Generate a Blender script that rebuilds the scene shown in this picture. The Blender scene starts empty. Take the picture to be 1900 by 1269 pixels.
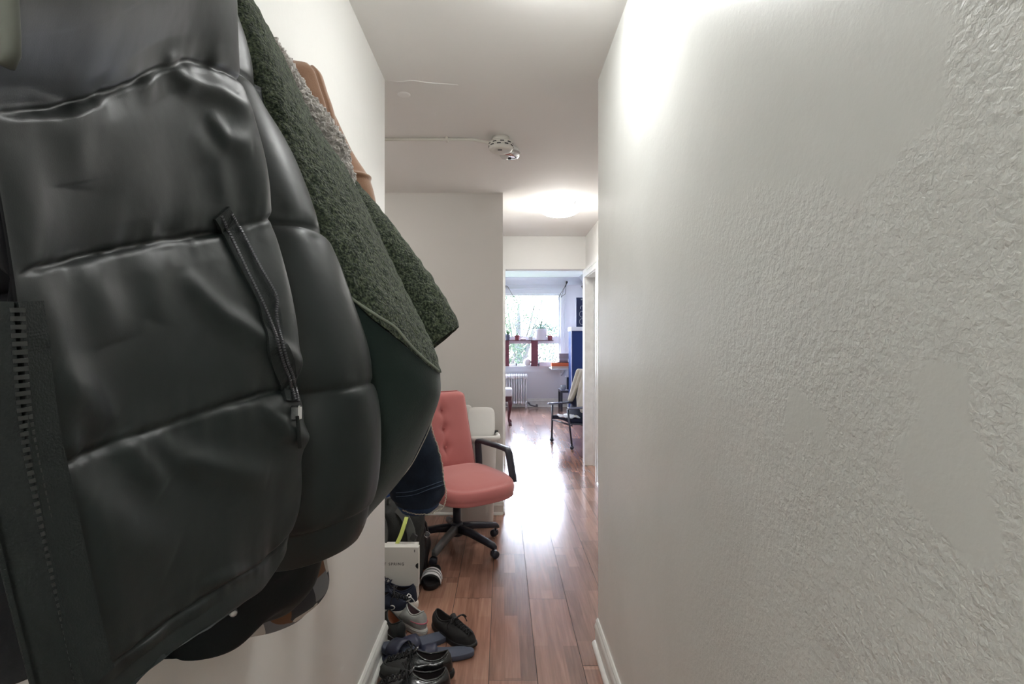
import bpy, bmesh, math, random
from mathutils import Vector, Matrix, noise
from mathutils.bvhtree import BVHTree
PI = math.pi
C = bpy.context.scene.collection
S = bpy.context.scene
random.seed(7)

# ---------------------------------------------------------------- camera
F, VX, HY, EYE = 955.0, 932.0, 635.0, 1.34
def W(px, py, Y):
    """point of the place seen at that pixel, at the given depth in metres"""
    return Vector(((px-VX)/F*Y, Y, EYE+(HY-py)/F*Y))
cd = bpy.data.cameras.new('camera'); cam = bpy.data.objects.new('camera', cd); C.objects.link(cam)
cam.location = (0, 0, EYE); cam.rotation_euler = (PI/2, 0, 0)
cd.sensor_width = 36; cd.lens = 36*F/1900; cd.shift_x = 18/1900; cd.clip_start = 0.02
S.camera = cam
S.view_settings.view_transform = 'Standard'; S.view_settings.look = 'None'
S.view_settings.gamma = 1; S.view_settings.use_curve_mapping = False
S.view_settings.exposure = 1.0
try:
    S.cycles.use_denoising = True
    S.cycles.max_bounces = 10; S.cycles.diffuse_bounces = 6; S.cycles.glossy_bounces = 4
    S.cycles.transparent_max_bounces = 8
    S.cycles.sample_clamp_indirect = 6
    S.cycles.caustics_reflective = False; S.cycles.caustics_refractive = False
except Exception: pass

# ---------------------------------------------------------------- sky and daylight
w = bpy.data.worlds.new('sky'); S.world = w; w.use_nodes = True
nt = w.node_tree; bgn = nt.nodes['Background']
tc = nt.nodes.new('ShaderNodeTexCoord'); sx = nt.nodes.new('ShaderNodeSeparateXYZ')
rp = nt.nodes.new('ShaderNodeValToRGB')
nt.links.new(tc.outputs['Generated'], sx.inputs[0]); nt.links.new(sx.outputs['Z'], rp.inputs[0])
rp.color_ramp.elements[0].position = 0.0; rp.color_ramp.elements[0].color = (0.82, 0.87, 1, 1)
rp.color_ramp.elements[1].position = 0.6; rp.color_ramp.elements[1].color = (0.66, 0.77, 1, 1)
nt.links.new(rp.outputs[0], bgn.inputs[0]); bgn.inputs[1].default_value = 26.0
def area(name, loc, rot, sx_, sy_, power, col=(1,1,1), portal=False):
    l = bpy.data.lights.new(name, 'AREA'); l.shape = 'RECTANGLE'; l.size = sx_; l.size_y = sy_
    l.energy = power; l.color = col
    o = bpy.data.objects.new(name, l); C.objects.link(o); o.location = loc; o.rotation_euler = rot
    if portal: l.cycles.is_portal = True
    return o
area('window_portal', (-0.5, 10.80, 1.60), (-PI/2, 0, 0), 3.6, 1.6, 1, portal=True)
LAMP_NEAR, FILL_BACK, LAMP_FAR, LAMP_SIDE = 4.8, 9.8, 8.8, 4.6

# ---------------------------------------------------------------- helpers
def link(o, parent=None):
    C.objects.link(o)
    if parent: o.parent = parent
    return o
def obj(name, bm, m, parent=None, smooth=False):
    me = bpy.data.meshes.new(name); bm.normal_update(); bm.to_mesh(me); bm.free()
    for mm in (m if isinstance(m, (list, tuple)) else [m]): me.materials.append(mm)
    if smooth: me.polygons.foreach_set('use_smooth', [True]*len(me.polygons))
    o = bpy.data.objects.new(name, me)
    return link(o, parent)
def tag(o, label, cat, group=None, kind=None):
    o['label'] = label; o['category'] = cat
    if group: o['group'] = group
    if kind: o['kind'] = kind
    return o
def thing(name, label, cat, loc=(0,0,0), rotz=0, group=None):
    o = bpy.data.objects.new(name, None); o.empty_display_size = .05; C.objects.link(o)
    o.location = loc; o.rotation_euler = (0, 0, rotz)
    return tag(o, label, cat, group)
def struct(name, bm, m, smooth=False):
    if name != 'floor': bmesh.ops.recalc_face_normals(bm, faces=bm.faces)
    o = obj(name, bm, m, None, smooth); o['kind'] = 'structure'; return o
def add_box(bm, x0, x1, y0, y1, z0, z1, M=None, mi=0):
    vs = [Vector((x,y,z)) for x in (x0,x1) for y in (y0,y1) for z in (z0,z1)]
    if M is not None: vs = [M @ v for v in vs]
    v = [bm.verts.new(p) for p in vs]
    for f in ((0,1,3,2),(4,6,7,5),(0,4,5,1),(2,3,7,6),(0,2,6,4),(1,5,7,3)):
        fc = bm.faces.new([v[i] for i in f]); fc.material_index = mi
    return v
def box(x0,x1,y0,y1,z0,z1,bev=0,seg=2,M=None):
    bm = bmesh.new(); add_box(bm,x0,x1,y0,y1,z0,z1)
    bmesh.ops.recalc_face_normals(bm, faces=bm.faces)
    if bev: bmesh.ops.bevel(bm, geom=list(bm.edges), offset=bev, segments=seg, profile=.6, affect='EDGES')
    if M is not None: bm.transform(M)
    return bm
def loft(bm, rings, cap0=True, cap1=True, closed=True, mi=0):
    V = [[bm.verts.new(p) for p in r] for r in rings]
    n = len(rings[0])
    for i in range(len(V)-1):
        for j in range(n if closed else n-1):
            k = (j+1) % n
            f = bm.faces.new((V[i][j], V[i][k], V[i+1][k], V[i+1][j])); f.material_index = mi; f.smooth = True
    for c, r in ((cap0, V[0]), (cap1, V[-1])):
        if c and closed and n > 2:
            try:
                f = bm.faces.new(r); f.material_index = mi
            except ValueError: pass
    return V
def tube(bm, pts, r, n=8, cap=True, mi=0, closed=False):
    pts = [Vector(p) for p in pts]
    rr = r if isinstance(r, (list, tuple)) else [r]*len(pts)
    rings = []; up = Vector((0,0,1)); N = len(pts); prev = None
    for i, p in enumerate(pts):
        if closed: d = (pts[(i+1)%N]-pts[i-1])
        else: d = (pts[min(i+1,N-1)]-pts[max(i-1,0)])
        if d.length < 1e-9: d = Vector((0,0,1))
        d.normalize()
        if prev is None:
            a = d.cross(up)
            if a.length < .05: a = d.cross(Vector((1,0,0)))
        else:
            a = prev - d*prev.dot(d)
            if a.length < 1e-6: a = d.orthogonal()
        a.normalize(); prev = a; b = d.cross(a)
        rings.append([p+(a*math.cos(t)+b*math.sin(t))*rr[i] for t in [2*PI*k/n for k in range(n)]])
    if closed: rings.append(rings[0])
    V = loft(bm, rings, cap and not closed, cap and not closed, mi=mi)
    if closed: bmesh.ops.remove_doubles(bm, verts=V[0]+V[-1], dist=1e-7)
def tubes(name, paths, r, m, parent=None, n=8):
    bm = bmesh.new()
    for p in paths: tube(bm, p, r, n)
    bmesh.ops.recalc_face_normals(bm, faces=bm.faces)
    return obj(name, bm, m, parent)
def lathe(bm, prof, n=32, M=None, mi=0, sq=None):
    rings = []
    for r, z in prof:
        ring = []
        for k in range(n):
            t = 2*PI*k/n; c, s = math.cos(t), math.sin(t)
            if sq:
                e = 2/sq[2]
                x = sq[0]*r*math.copysign(abs(c)**e, c); y = sq[1]*r*math.copysign(abs(s)**e, s)
            else: x, y = r*c, r*s
            p = Vector((x, y, z)); ring.append(M @ p if M is not None else p)
        rings.append(ring)
    loft(bm, rings, mi=mi)
def lobj(name, prof, m, parent=None, n=32, M=None, sq=None):
    bm = bmesh.new(); lathe(bm, prof, n, M, sq=sq)
    bmesh.ops.recalc_face_normals(bm, faces=bm.faces)
    return obj(name, bm, m, parent)
def cr(p0,p1,p2,p3,t):
    return 0.5*((2*p1)+(p2-p0)*t+(2*p0-5*p1+4*p2-p3)*t*t+(3*p1-p0-3*p2+p3)*t*t*t)
def spline(pts, n, closed=False):
    pts = [Vector(p) for p in pts]; N = len(pts); out = []
    segs = N if closed else N-1
    for i in range(n):
        f = i/(n if closed else n-1)*segs; k = min(int(f), segs-1); t = f-k
        g = (lambda j: pts[j % N]) if closed else (lambda j: pts[max(0, min(N-1, j))])
        out.append(cr(g(k-1), g(k), g(k+1), g(k+2), t))
    return out
def T(x=0,y=0,z=0): return Matrix.Translation((x,y,z))
def R(a, ax): return Matrix.Rotation(a, 4, ax)
def sm(a,b,x):
    t = max(0,min(1,(x-a)/(b-a))); return t*t*(3-2*t)

# ---------------------------------------------------------------- materials
MATS = {}
def mat(name, col, rough=.5, metal=0, spec=.5, bump=None, var=None, sheen=0, coat=0, emit=None, trans=0, ior=1.45, bump2=None, alpha=1):
    """bump=(scale, strength[, detail]); var=(colour2, scale[, low, high])"""
    m = bpy.data.materials.new(name); m.use_nodes = True; MATS[name] = m
    n = m.node_tree.nodes; L = m.node_tree.links; b = n['Principled BSDF']
    b.inputs['Base Color'].default_value = (*col, 1); b.inputs['Roughness'].default_value = rough
    b.inputs['Metallic'].default_value = metal; b.inputs['Specular IOR Level'].default_value = spec
    b.inputs['Sheen Weight'].default_value = sheen; b.inputs['Coat Weight'].default_value = coat
    b.inputs['Transmission Weight'].default_value = trans; b.inputs['IOR'].default_value = ior
    b.inputs['Alpha'].default_value = alpha
    if emit: b.inputs['Emission Color'].default_value = (*emit[0], 1); b.inputs['Emission Strength'].default_value = emit[1]
    tc = n.new('ShaderNodeTexCoord')
    if var:
        nz = n.new('ShaderNodeTexNoise'); nz.inputs['Scale'].default_value = var[1]; nz.inputs['Detail'].default_value = 4
        L.new(tc.outputs['Object'], nz.inputs['Vector'])
        r = n.new('ShaderNodeValToRGB'); e = r.color_ramp.elements
        e[0].position = var[2] if len(var) > 2 else .35; e[1].position = var[3] if len(var) > 3 else .65
        e[0].color = (*col,1); e[1].color = (*var[0],1)
        L.new(nz.outputs['Fac'], r.inputs[0]); L.new(r.outputs[0], b.inputs['Base Color'])
    last = None
    for bp in (bump, bump2):
        if bp:
            nz = n.new('ShaderNodeTexNoise'); nz.inputs['Scale'].default_value = bp[0]
            nz.inputs['Detail'].default_value = bp[2] if len(bp) > 2 else 3
            L.new(tc.outputs['Object'], nz.inputs['Vector'])
            bn = n.new('ShaderNodeBump'); bn.inputs['Strength'].default_value = bp[1]
            bn.inputs['Distance'].default_value = bp[3] if len(bp) > 3 else .002
            L.new(nz.outputs['Fac'], bn.inputs['Height'])
            if last: L.new(last.outputs[0], bn.inputs['Normal'])
            last = bn
    if last: L.new(last.outputs[0], b.inputs['Normal'])
    return m
def stucco():
    """painted plaster: rough roller texture, smooth filled patches, a few trowel ripples"""
    m = bpy.data.materials.new('stippled wall paint'); m.use_nodes = True
    n = m.node_tree.nodes; L = m.node_tree.links; b = n['Principled BSDF']
    tc = n.new('ShaderNodeTexCoord')
    def nz(s, d, dist=0):
        k = n.new('ShaderNodeTexNoise'); k.inputs['Scale'].default_value = s; k.inputs['Detail'].default_value = d
        k.inputs['Distortion'].default_value = dist
        L.new(tc.outputs['Object'], k.inputs['Vector']); return k
    def math_(op, a, c=None, clamp=False):
        k = n.new('ShaderNodeMath'); k.operation = op; k.use_clamp = clamp
        for i, v in enumerate((a, c)):
            if v is None: continue
            if isinstance(v, (int, float)): k.inputs[i].default_value = v
            else: L.new(v, k.inputs[i])
        return k.outputs[0]
    sep = n.new('ShaderNodeSeparateXYZ'); L.new(tc.outputs['Object'], sep.inputs[0])
    big = nz(2.5, 4, .4); mid = nz(9, 3)
    warp = math_('MULTIPLY', math_('SUBTRACT', mid.outputs['Fac'], .5), .16)
    mask = None
    # filled patches, at (depth, height, half size in depth, half size in height)
    for (cy, cz, ry, rz) in ((.505,1.24,.045,.075), (.62,1.63,.12,.09), (.80,1.75,.22,.16), (.72,1.21,.05,.035), (1.05,1.95,.18,.3)):
        dy = math_('DIVIDE', math_('ADD', math_('SUBTRACT', sep.outputs['Y'], cy), warp), ry)
        dz = math_('DIVIDE', math_('ADD', math_('SUBTRACT', sep.outputs['Z'], cz), warp), rz)
        d = math_('ADD', math_('POWER', math_('ABSOLUTE', dy), 3), math_('POWER', math_('ABSOLUTE', dz), 3))
        k = math_('SUBTRACT', 1.0, math_('MULTIPLY', math_('SUBTRACT', d, .85), 1.5, True), True)
        mask = k if mask is None else math_('MAXIMUM', mask, k)
    far = math_('MULTIPLY', math_('SUBTRACT', math_('ADD', sep.outputs['Y'], math_('MULTIPLY', big.outputs['Fac'], .4)), 1.0), 2.5, True)
    rough_w = math_('MULTIPLY', math_('SUBTRACT', 1.0, mask), math_('SUBTRACT', 1.0, math_('MULTIPLY', far, .8)))
    rough_w = math_('MAXIMUM', rough_w, .16)
    st = nz(170, 3, .5); st2 = nz(70, 2)
    h = math_('ADD', math_('MULTIPLY', st.outputs['Fac'], .6), math_('MULTIPLY', st2.outputs['Fac'], .8))
    h = math_('MULTIPLY', math_('SUBTRACT', h, .7), rough_w)
    h = math_('ADD', h, math_('MULTIPLY', big.outputs['Fac'], 1.6))
    bn = n.new('ShaderNodeBump'); bn.inputs['Strength'].default_value = .9; bn.inputs['Distance'].default_value = .0028
    L.new(h, bn.inputs['Height']); L.new(bn.outputs[0], b.inputs['Normal'])
    rp = n.new('ShaderNodeValToRGB'); e = rp.color_ramp.elements
    e[0].position = .35; e[0].color = (.745,.755,.725,1); e[1].position = .7; e[1].color = (.80,.81,.785,1)
    L.new(big.outputs['Fac'], rp.inputs[0]); L.new(rp.outputs[0], b.inputs['Base Color'])
    b.inputs['Roughness'].default_value = .42; b.inputs['Specular IOR Level'].default_value = .35
    return m
M_stucco = stucco()
M_wall = mat('wall paint', (.74,.735,.71), .45, bump=(120,.12,3,.002), bump2=(6,.25,3,.01), spec=.35)
M_wallB = mat('warm grey wall paint', (.60,.58,.55), .55, bump=(90,.12), spec=.25)
M_ceil = mat('ceiling paint', (.78,.765,.745), .75, bump=(14,.15,3,.006), spec=.2)
M_room = mat('pale blue room paint', (.72,.72,.76), .6, spec=.3)
M_trim = mat('white trim paint', (.80,.80,.77), .3, bump=(20,.15), var=((.72,.72,.69),12))
M_white = mat('white plastic', (.78,.78,.76), .3)
M_winwhite = mat('window paint', (.72,.74,.78), .4)

def floor_mat():
    m = bpy.data.materials.new('laminate'); m.use_nodes = True
    n = m.node_tree.nodes; L = m.node_tree.links; b = n['Principled BSDF']
    uv = n.new('ShaderNodeUVMap'); uv.uv_map = 'UVMap'
    at = n.new('ShaderNodeAttribute'); at.attribute_name = 'tone'
    # strips inside a plank
    br = n.new('ShaderNodeTexBrick'); br.offset = .37; br.inputs['Scale'].default_value = 1
    br.inputs['Brick Width'].default_value = .47; br.inputs['Row Height'].default_value = .0647; br.inputs['Mortar Size'].default_value = .0008
    br.inputs['Mortar Smooth'].default_value = 1; br.inputs['Bias'].default_value = 0
    br.inputs['Color1'].default_value = (0,0,0,1); br.inputs['Color2'].default_value = (1,1,1,1); br.inputs['Mortar'].default_value = (.3,.3,.3,1)
    L.new(uv.outputs[0], br.inputs['Vector'])
    mp = n.new('ShaderNodeMapping'); mp.inputs['Scale'].default_value = (2.6, 34, 1); L.new(uv.outputs[0], mp.inputs[0])
    g = n.new('ShaderNodeTexNoise'); g.inputs['Scale'].default_value = 1; g.inputs['Detail'].default_value = 6; g.inputs['Distortion'].default_value = .9
    L.new(mp.outputs[0], g.inputs['Vector'])
    mp2 = n.new('ShaderNodeMapping'); mp2.inputs['Scale'].default_value = (6, 120, 1); L.new(uv.outputs[0], mp2.inputs[0])
    g2 = n.new('ShaderNodeTexNoise'); g2.inputs['Scale'].default_value = 1; g2.inputs['Detail'].default_value = 3
    L.new(mp2.outputs[0], g2.inputs['Vector'])
    def mix(a, c, f):
        k = n.new('ShaderNodeMix'); k.data_type = 'FLOAT'
        L.new(a, k.inputs['A']); L.new(c, k.inputs['B']); k.inputs['Factor'].default_value = f; return k.outputs['Result']
    v = mix(br.outputs['Color'], g.outputs['Fac'], .62); v = mix(v, g2.outputs['Fac'], .25); v = mix(v, at.outputs['Fac'], .22)
    rp = n.new('ShaderNodeValToRGB'); e = rp.color_ramp.elements
    e[0].position = .22; e[0].color = (.10,.048,.034,1); e[1].position = .78; e[1].color = (.47,.265,.185,1)
    k = e.new(.5); k.color = (.275,.14,.098,1)
    L.new(v, rp.inputs[0]); L.new(rp.outputs[0], b.inputs['Base Color'])
    w2 = n.new('ShaderNodeTexNoise'); w2.inputs['Scale'].default_value = 2.5; w2.inputs['Detail'].default_value = 1
    tc = n.new('ShaderNodeTexCoord'); L.new(tc.outputs['Object'], w2.inputs['Vector'])
    mr = n.new('ShaderNodeMapRange'); mr.inputs['To Min'].default_value = .16; mr.inputs['To Max'].default_value = .29
    L.new(w2.outputs['Fac'], mr.inputs['Value']); L.new(mr.outputs[0], b.inputs['Roughness'])
    b.inputs['Specular IOR Level'].default_value = .45
    b.inputs['Coat Weight'].default_value = .38; b.inputs['Coat Roughness'].default_value = .16
    return m
M_floor = floor_mat(); M_gap = mat('plank gap', (.012,.008,.006), .8)

# ---------------------------------------------------------------- shell
XL, XR, Y1, Y2, Y3, ZC = -.522, .426, 2.285, 4.01, 5.66, 2.503
# floor: laminate planks with fine gaps
bm = bmesh.new(); uvl = bm.loops.layers.uv.new('UVMap'); tl = bm.verts.layers.float.new('tone')
PW, PL, X0 = .1935, 1.2142, -.054
offs = {-1: .50, 0: 2.697, 1: 2.039, 2: 2.686, 3: 3.346, 4: 3.469, 5: 2.3}
for k in range(-12, 12):
    off = offs.get(k, random.random()*PL)
    x0 = X0+(k-1)*PW; x1 = x0+PW
    j = math.floor((-1.5-off)/PL); y = off+j*PL
    while y < 11:
        ya, yb = max(y, -1.45), min(y+PL, 10.8)
        if yb > ya:
            t = random.random(); g = .0012; dz = random.uniform(0, .0009); du = random.random()*9; dv = random.randint(0,3)*.0647*3+random.random()*0
            vs = [bm.verts.new(p) for p in ((x0+g,ya+g,-dz),(x1-g,ya+g,-dz),(x1-g,yb-g,-dz),(x0+g,yb-g,-dz))]
            for v in vs: v[tl] = t
            f = bm.faces.new(vs)
            for lp, (uu, vv) in zip(f.loops, ((0,0),(0,PW),(yb-ya,PW),(yb-ya,0))): lp[uvl].uv = (uu+du, vv*.1941/.1935+dv)
        y += PL
f = bm.faces.new([bm.verts.new(p) for p in ((-2.6,-1.5,-.003),(2.6,-1.5,-.003),(2.6,11,-.003),(-2.6,11,-.003))]); f.material_index = 1
fl = struct('floor', bm, [M_floor, M_gap])

def wall(name, x0,x1,y0,y1,z0=0,z1=ZC,m=None): return struct(name, box(x0,x1,y0,y1,z0,z1), m or M_wall)
wall('wall_left', -.66, XL, -1.5, Y1, z0=0, z1=ZC)
wall('wall_right', XR, 1.04, -1.5, Y1, m=M_stucco)
wall('wall_back', -.66, 1.04, -1.6, -1.5)
wall('wall_alcove_side', -1.92, -1.80, Y1-.12, Y2+.12, m=M_wallB)
wall('wall_alcove_front', -1.80, -.66, Y1-.12, Y1-.0, m=M_wallB)
wall('wall_alcove_back', -1.80, .004, Y2, Y2+.12, m=M_wallB)
wall('wall_hall_left', -.12, .004, Y2+.12, Y3)
wall('wall_hall_right', .915, 1.04, Y1, 4.94)
bm = box(.915, 1.04, 4.94, 5.66, 2.06, ZC); struct('wall_hall_right_over_door', bm, M_wall)
# header wall between hall and living room
bm = bmesh.new()
add_box(bm, -2.4, .02, Y3, Y3+.13, 0, 2.80); add_box(bm, .905, 1.80, Y3, Y3+.13, 0, 2.80); add_box(bm, .02, .905, Y3, Y3+.13, 2.14, 2.80)
struct('wall_header', bm, M_wall)
wall('wall_side_room', 1.9, 2.0, 4.0, Y3, m=M_wallB)
wall('wall_side_room_front', 1.04, 1.9, 4.0, 4.1, m=M_wallB)
struct('ceiling', box(-1.95, 2.0, -1.6, Y3, ZC, ZC+.12), M_ceil)
# living room
YW = 10.66
wall('wall_living_left', -2.4, -2.28, Y3+.13, YW, 0, 2.72, M_room)
wall('wall_living_right', 1.685, 1.80, Y3+.13, YW, 0, 2.72, M_room)
struct('ceiling_living', box(-2.4, 1.8, Y3+.13, YW+.1, 2.665, 2.84), mat('white ceiling', (.74,.75,.78), .7))
WX0, WX1, WZ0, WZ1 = -1.75, 1.215, .845, 2.345
bm = bmesh.new()
add_box(bm, -2.4, WX0, YW, YW+.2, 0, 2.8); add_box(bm, WX1, 1.8, YW, YW+.2, 0, 2.8)
add_box(bm, WX0, WX1, YW, YW+.2, 0, WZ0); add_box(bm, WX0, WX1, YW, YW+.2, WZ1, 2.8)
struct('wall_living_window', bm, M_room)
# cove crown on the window wall and right wall
bm = bmesh.new()
prof = [(0,2.52),(.018,2.52),(.02,2.54),(.03,2.555),(.04,2.59),(.07,2.63),(.12,2.652),(.125,2.664),(0,2.664)]
for pts in ([Vector((-2.28, YW-d, z)) for d, z in prof], ):
    loft(bm, [pts, [Vector((1.685-0, p.y, p.z)) for p in pts]])
struct('trim_crown_window', bm, M_winwhite)
bm = bmesh.new(); loft(bm, [[Vector((1.685-d, YW, z)) for d, z in prof], [Vector((1.685-d, Y3+.14, z)) for d, z in prof]])
struct('trim_crown_right', bm, M_winwhite)
# baseboards
def base_run(name, a, b, nrm, h=.10, m=None):
    """tall moulded board with a shoe moulding; nrm points into the room"""
    a, b, nn = Vector(a), Vector(b), Vector(nrm)
    bm = bmesh.new()
    pr = [(0,0),(.013,0),(.013,h*.62),(.017,h*.66),(.015,h*.76),(.010,h*.86),(.011,h*.92),(.005,h),(0,h)]
    loft(bm, [[p+nn*d+Vector((0,0,z)) for d, z in pr] for p in (a, b)])
    q = [(.013,0)]+[(.013+.016*math.cos(t), .018*math.sin(t)) for t in [PI/2*k/5 for k in range(6)]]
    loft(bm, [[p+nn*d+Vector((0,0,z)) for d, z in q] for p in (a, b)])
    for f in bm.faces: f.smooth = False
    return struct(name, bm, m or M_trim)
base_run('baseboard_left', (XL,-1.5,0), (XL,Y1,0), (1,0,0), .105)
base_run('baseboard_right', (XR,-1.5,0), (XR,Y1,0), (-1,0,0), .115)
base_run('baseboard_alcove', (-1.8,Y2,0), (.004,Y2,0), (0,-1,0), .10)
base_run('baseboard_hall_left', (.004,Y2,0), (.004,Y3,0), (.6,0,0), .10)
base_run('baseboard_hall_right', (.915,Y1,0), (.915,4.86,0), (-1,0,0), .11)
base_run('baseboard_living', (-2.28,YW,0), (1.685,YW,0), (0,-1,0), .17)
base_run('baseboard_living_right', (1.685,Y3+.13,0), (1.685,YW,0), (-1,0,0), .17)
# living room opening casing, left edge
bm = bmesh.new(); add_box(bm, .004, .024, Y3-.12, Y3+.0, 0, 2.17); add_box(bm, .004, .034, Y3-.025, Y3+.0, 0, 2.185)
struct('trim_opening_left', bm, M_trim)
# side door in the hall's right wall: jambs, head and moulded casing
bm = bmesh.new()
add_box(bm, .913, 1.04, 5.59, 5.66, 0, 2.06); add_box(bm, .915, 1.04, 4.93, 4.95, 0, 2.05); add_box(bm, .913, 1.04, 4.95, 5.59, 2.04, 2.07)
add_box(bm, .985, 1.0, 5.57, 5.59, 0, 2.04)
obj_j = struct('door_1', bm, M_trim)
bm = bmesh.new()
for (d0,d1,t) in ((0,.085,.010),(-.003,.02,.022),(.06,.088,.018)):
    add_box(bm, .915-t, .915, 4.94-d1, 4.94-d0, 0, 2.05+d0)
    add_box(bm, .915-t, .915, 4.94-d1, 5.655, 2.05+d0, 2.05+d1)
    add_box(bm, .915-t, .915, 5.595+d0*.7, 5.595+d1*.7, 0, 2.06)
struct('trim_side_door', bm, M_trim)
# narrow moulding where the near wall stops
# window joinery
bm = bmesh.new()
fy0, fy1 = YW+.03, YW+.09
add_box(bm, WX0, WX0+.05, fy0, fy1, WZ0, WZ1); add_box(bm, WX1-.05, WX1, fy0, fy1, WZ0, WZ1)
add_box(bm, WX0+.05, WX1-.05, fy0, fy1, WZ1-.04, WZ1); add_box(bm, WX0+.05, WX1-.05, fy0, fy1, WZ0, WZ0+.035)
add_box(bm, WX0+.05, WX1-.05, fy0-.01, fy1+.01, 1.305, 1.455)
add_box(bm, .59, .745, fy0-.005, fy1, WZ0+.035, 1.305)
add_box(bm, -.60, -.50, fy0-.005, fy1, WZ0+.035, 1.305); add_box(bm, -.60, -.50, fy0, fy1, 1.455, 2.305)
struct('window_1', bm, M_winwhite)
gl = mat('window glass', (1,1,1), .0, trans=1, ior=1.0, spec=.2)
nd = gl.node_tree.nodes; tb = nd.new('ShaderNodeBsdfTransparent'); gb = nd.new('ShaderNodeBsdfGlossy'); gb.inputs['Roughness'].default_value = .02
mx = nd.new('ShaderNodeMixShader'); mx.inputs[0].default_value = .04
gl.node_tree.links.new(tb.outputs[0], mx.inputs[1]); gl.node_tree.links.new(gb.outputs[0], mx.inputs[2])
gl.node_tree.links.new(mx.outputs[0], nd['Material Output'].inputs['Surface'])
M_pane = gl
struct('window_1_glass', box(WX0+.05, WX1-.05, YW+.058, YW+.062, WZ0+.035, WZ1-.04), gl)
bm = bmesh.new()
add_box(bm, WX1-.005, WX1+.09, YW-.022, YW+.0, WZ0-.02, WZ1+.11); add_box(bm, WX1+.07, WX1+.09, YW-.034, YW+.0, WZ0-.02, WZ1+.11)
add_box(bm, WX0-.09, WX1-.005, YW-.022, YW+.0, WZ1-.0, WZ1+.11); add_box(bm, WX0-.09, WX1+.09, YW-.036, YW, WZ1+.09, WZ1+.115)
struct('trim_window', bm, M_winwhite)
bm = bmesh.new()
add_box(bm, WX0-.12, WX1+.12, YW-.055, YW+.03, WZ0-.035, WZ0)
add_box(bm, WX0-.1, WX1+.1, YW-.02, YW, WZ0-.125, WZ0-.035)
struct('trim_window_sill', bm, M_winwhite)
# hairline crack where two ceiling boards meet
bm = bmesh.new()
pts = [W(714,149,2.285)+Vector((0,.0,.006)), Vector((-.46,2.30,ZC+.003)), Vector((-.40,2.29,ZC+.003)), Vector((-.33,2.31,ZC+.003)), Vector((-.26,2.32,ZC+.003)), Vector((-.2,2.33,ZC+.005))]
tube(bm, spline(pts, 30), .006, 8); ck = struct('trim_ceiling_crack', bm, M_ceil)
bm = bmesh.new(); lathe(bm, [(.001,-.004),(.022,-.004),(.03,.0),(.03,.004)], 24, T(-.462,2.42,ZC)); 
tag(obj('ceiling_cover', bm, M_ceil), 'small round painted-over cap on the ceiling beside the crack', 'ceiling cap')

# ---------------------------------------------------------------- ceiling lamps
def flush_lamp(label, x, y, power, group='flush glass ceiling lamps'):
    t = thing('ceiling_lamp', label, 'ceiling lamp', (x,y,ZC), 0, group)
    area_ = .13
    em = mat('lamp glass', (.9,.9,.87), .3, emit=((1,.98,.95), power/area_/PI))
    lobj('lamp_pan', [(.001,0),(.165,0),(.168,-.006),(.168,-.022),(.160,-.028),(.001,-.028)], mat('lamp pan enamel',(.75,.75,.75),.3), t, 48)
    lobj('lamp_shade', [(.183,-.024),(.186,-.030),(.180,-.045),(.160,-.066),(.125,-.086),(.08,-.100),(.035,-.107),(.001,-.108)], em, t, 48)
    for a in (.5, 2.6, 4.7):
        bm = bmesh.new(); M = T(.183*math.cos(a-1.5), .183*math.sin(a-1.5), 0)@R(a-1.5,'Z')
        add_box(bm, -.012,.004,-.008,.008,-.05,-.012, M); lathe(bm, [(.001,-.006),(.007,-.005),(.007,.006),(.001,.007)], 12, M@T(.008,0,-.028)@R(PI/2,'Y'))
        obj('lamp_clip', bm, mat('chrome',(.7,.7,.7),.15,1) if 'chrome' not in MATS else MATS['chrome'], t)
    return t
flush_lamp('lit white glass dome lamp on the hall ceiling before the living room', .485, 4.33, LAMP_FAR)
def can_lamp(label, x, y, power):
    t = thing('ceiling_lamp', label, 'ceiling lamp', (x,y,ZC), 0, 'round downlights on the corridor ceiling')
    lobj('lamp_housing', [(.001,0),(.112,0),(.112,-.022),(.001,-.022)], M_white, t, 48)
    lobj('lamp_diffuser', [(.001,-.022),(.109,-.022),(.110,-.036),(.102,-.052),(.085,-.062),(.05,-.069),(.001,-.071)], mat('downlight diffuser', (.9,.9,.9), .4, emit=((.99,1,.985), power/.045/PI)), t, 48)
can_lamp('white round downlight on the corridor ceiling above the coats', .16, 1.48, LAMP_NEAR)
can_lamp('added round downlight behind the camera, unseen fill for the near walls', .0, -1.25, FILL_BACK)  # fill light added behind the camera to lift the near walls
flush_lamp('lit white glass dome lamp on the ceiling of the side alcove', -1.30, 3.05, LAMP_SIDE)
# smoke detector, carbon monoxide alarm and conduit
M_det = mat('aged white plastic', (.62,.60,.55), .4); M_dark = mat('dark plastic', (.02,.02,.022), .4); M_chrome = MATS['chrome']
t = thing('smoke_detector', 'round slotted smoke detector on the ceiling at the end of the conduit', 'smoke detector', (-.008,2.93,ZC), 0)
lobj('mounting_box', [(.001,0),(.048,0),(.048,-.030),(.001,-.030)], M_det, t, 40)
lobj('body', [(.001,-.028),(.066,-.028),(.071,-.033),(.071,-.040),(.068,-.042),(.071,-.044),(.071,-.053),(.067,-.055),(.070,-.057),(.068,-.066),(.060,-.076),(.040,-.080),(.001,-.081)], M_det, t, 48)
bm = bmesh.new()
for z in (-.042,-.055):
    for k in range(10):
        a = 2*PI*k/10+z*20; add_box(bm, .066,.0712,-.011,.011,z-.003,z+.003, R(a,'Z'))
obj('vent_slots', bm, M_dark, t)
bm = bmesh.new(); add_box(bm, -.012,.012,-.006,.006,-.0825,-.079, T(-.005,-.03,0)); obj('indicator_window', bm, M_dark, t)
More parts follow.
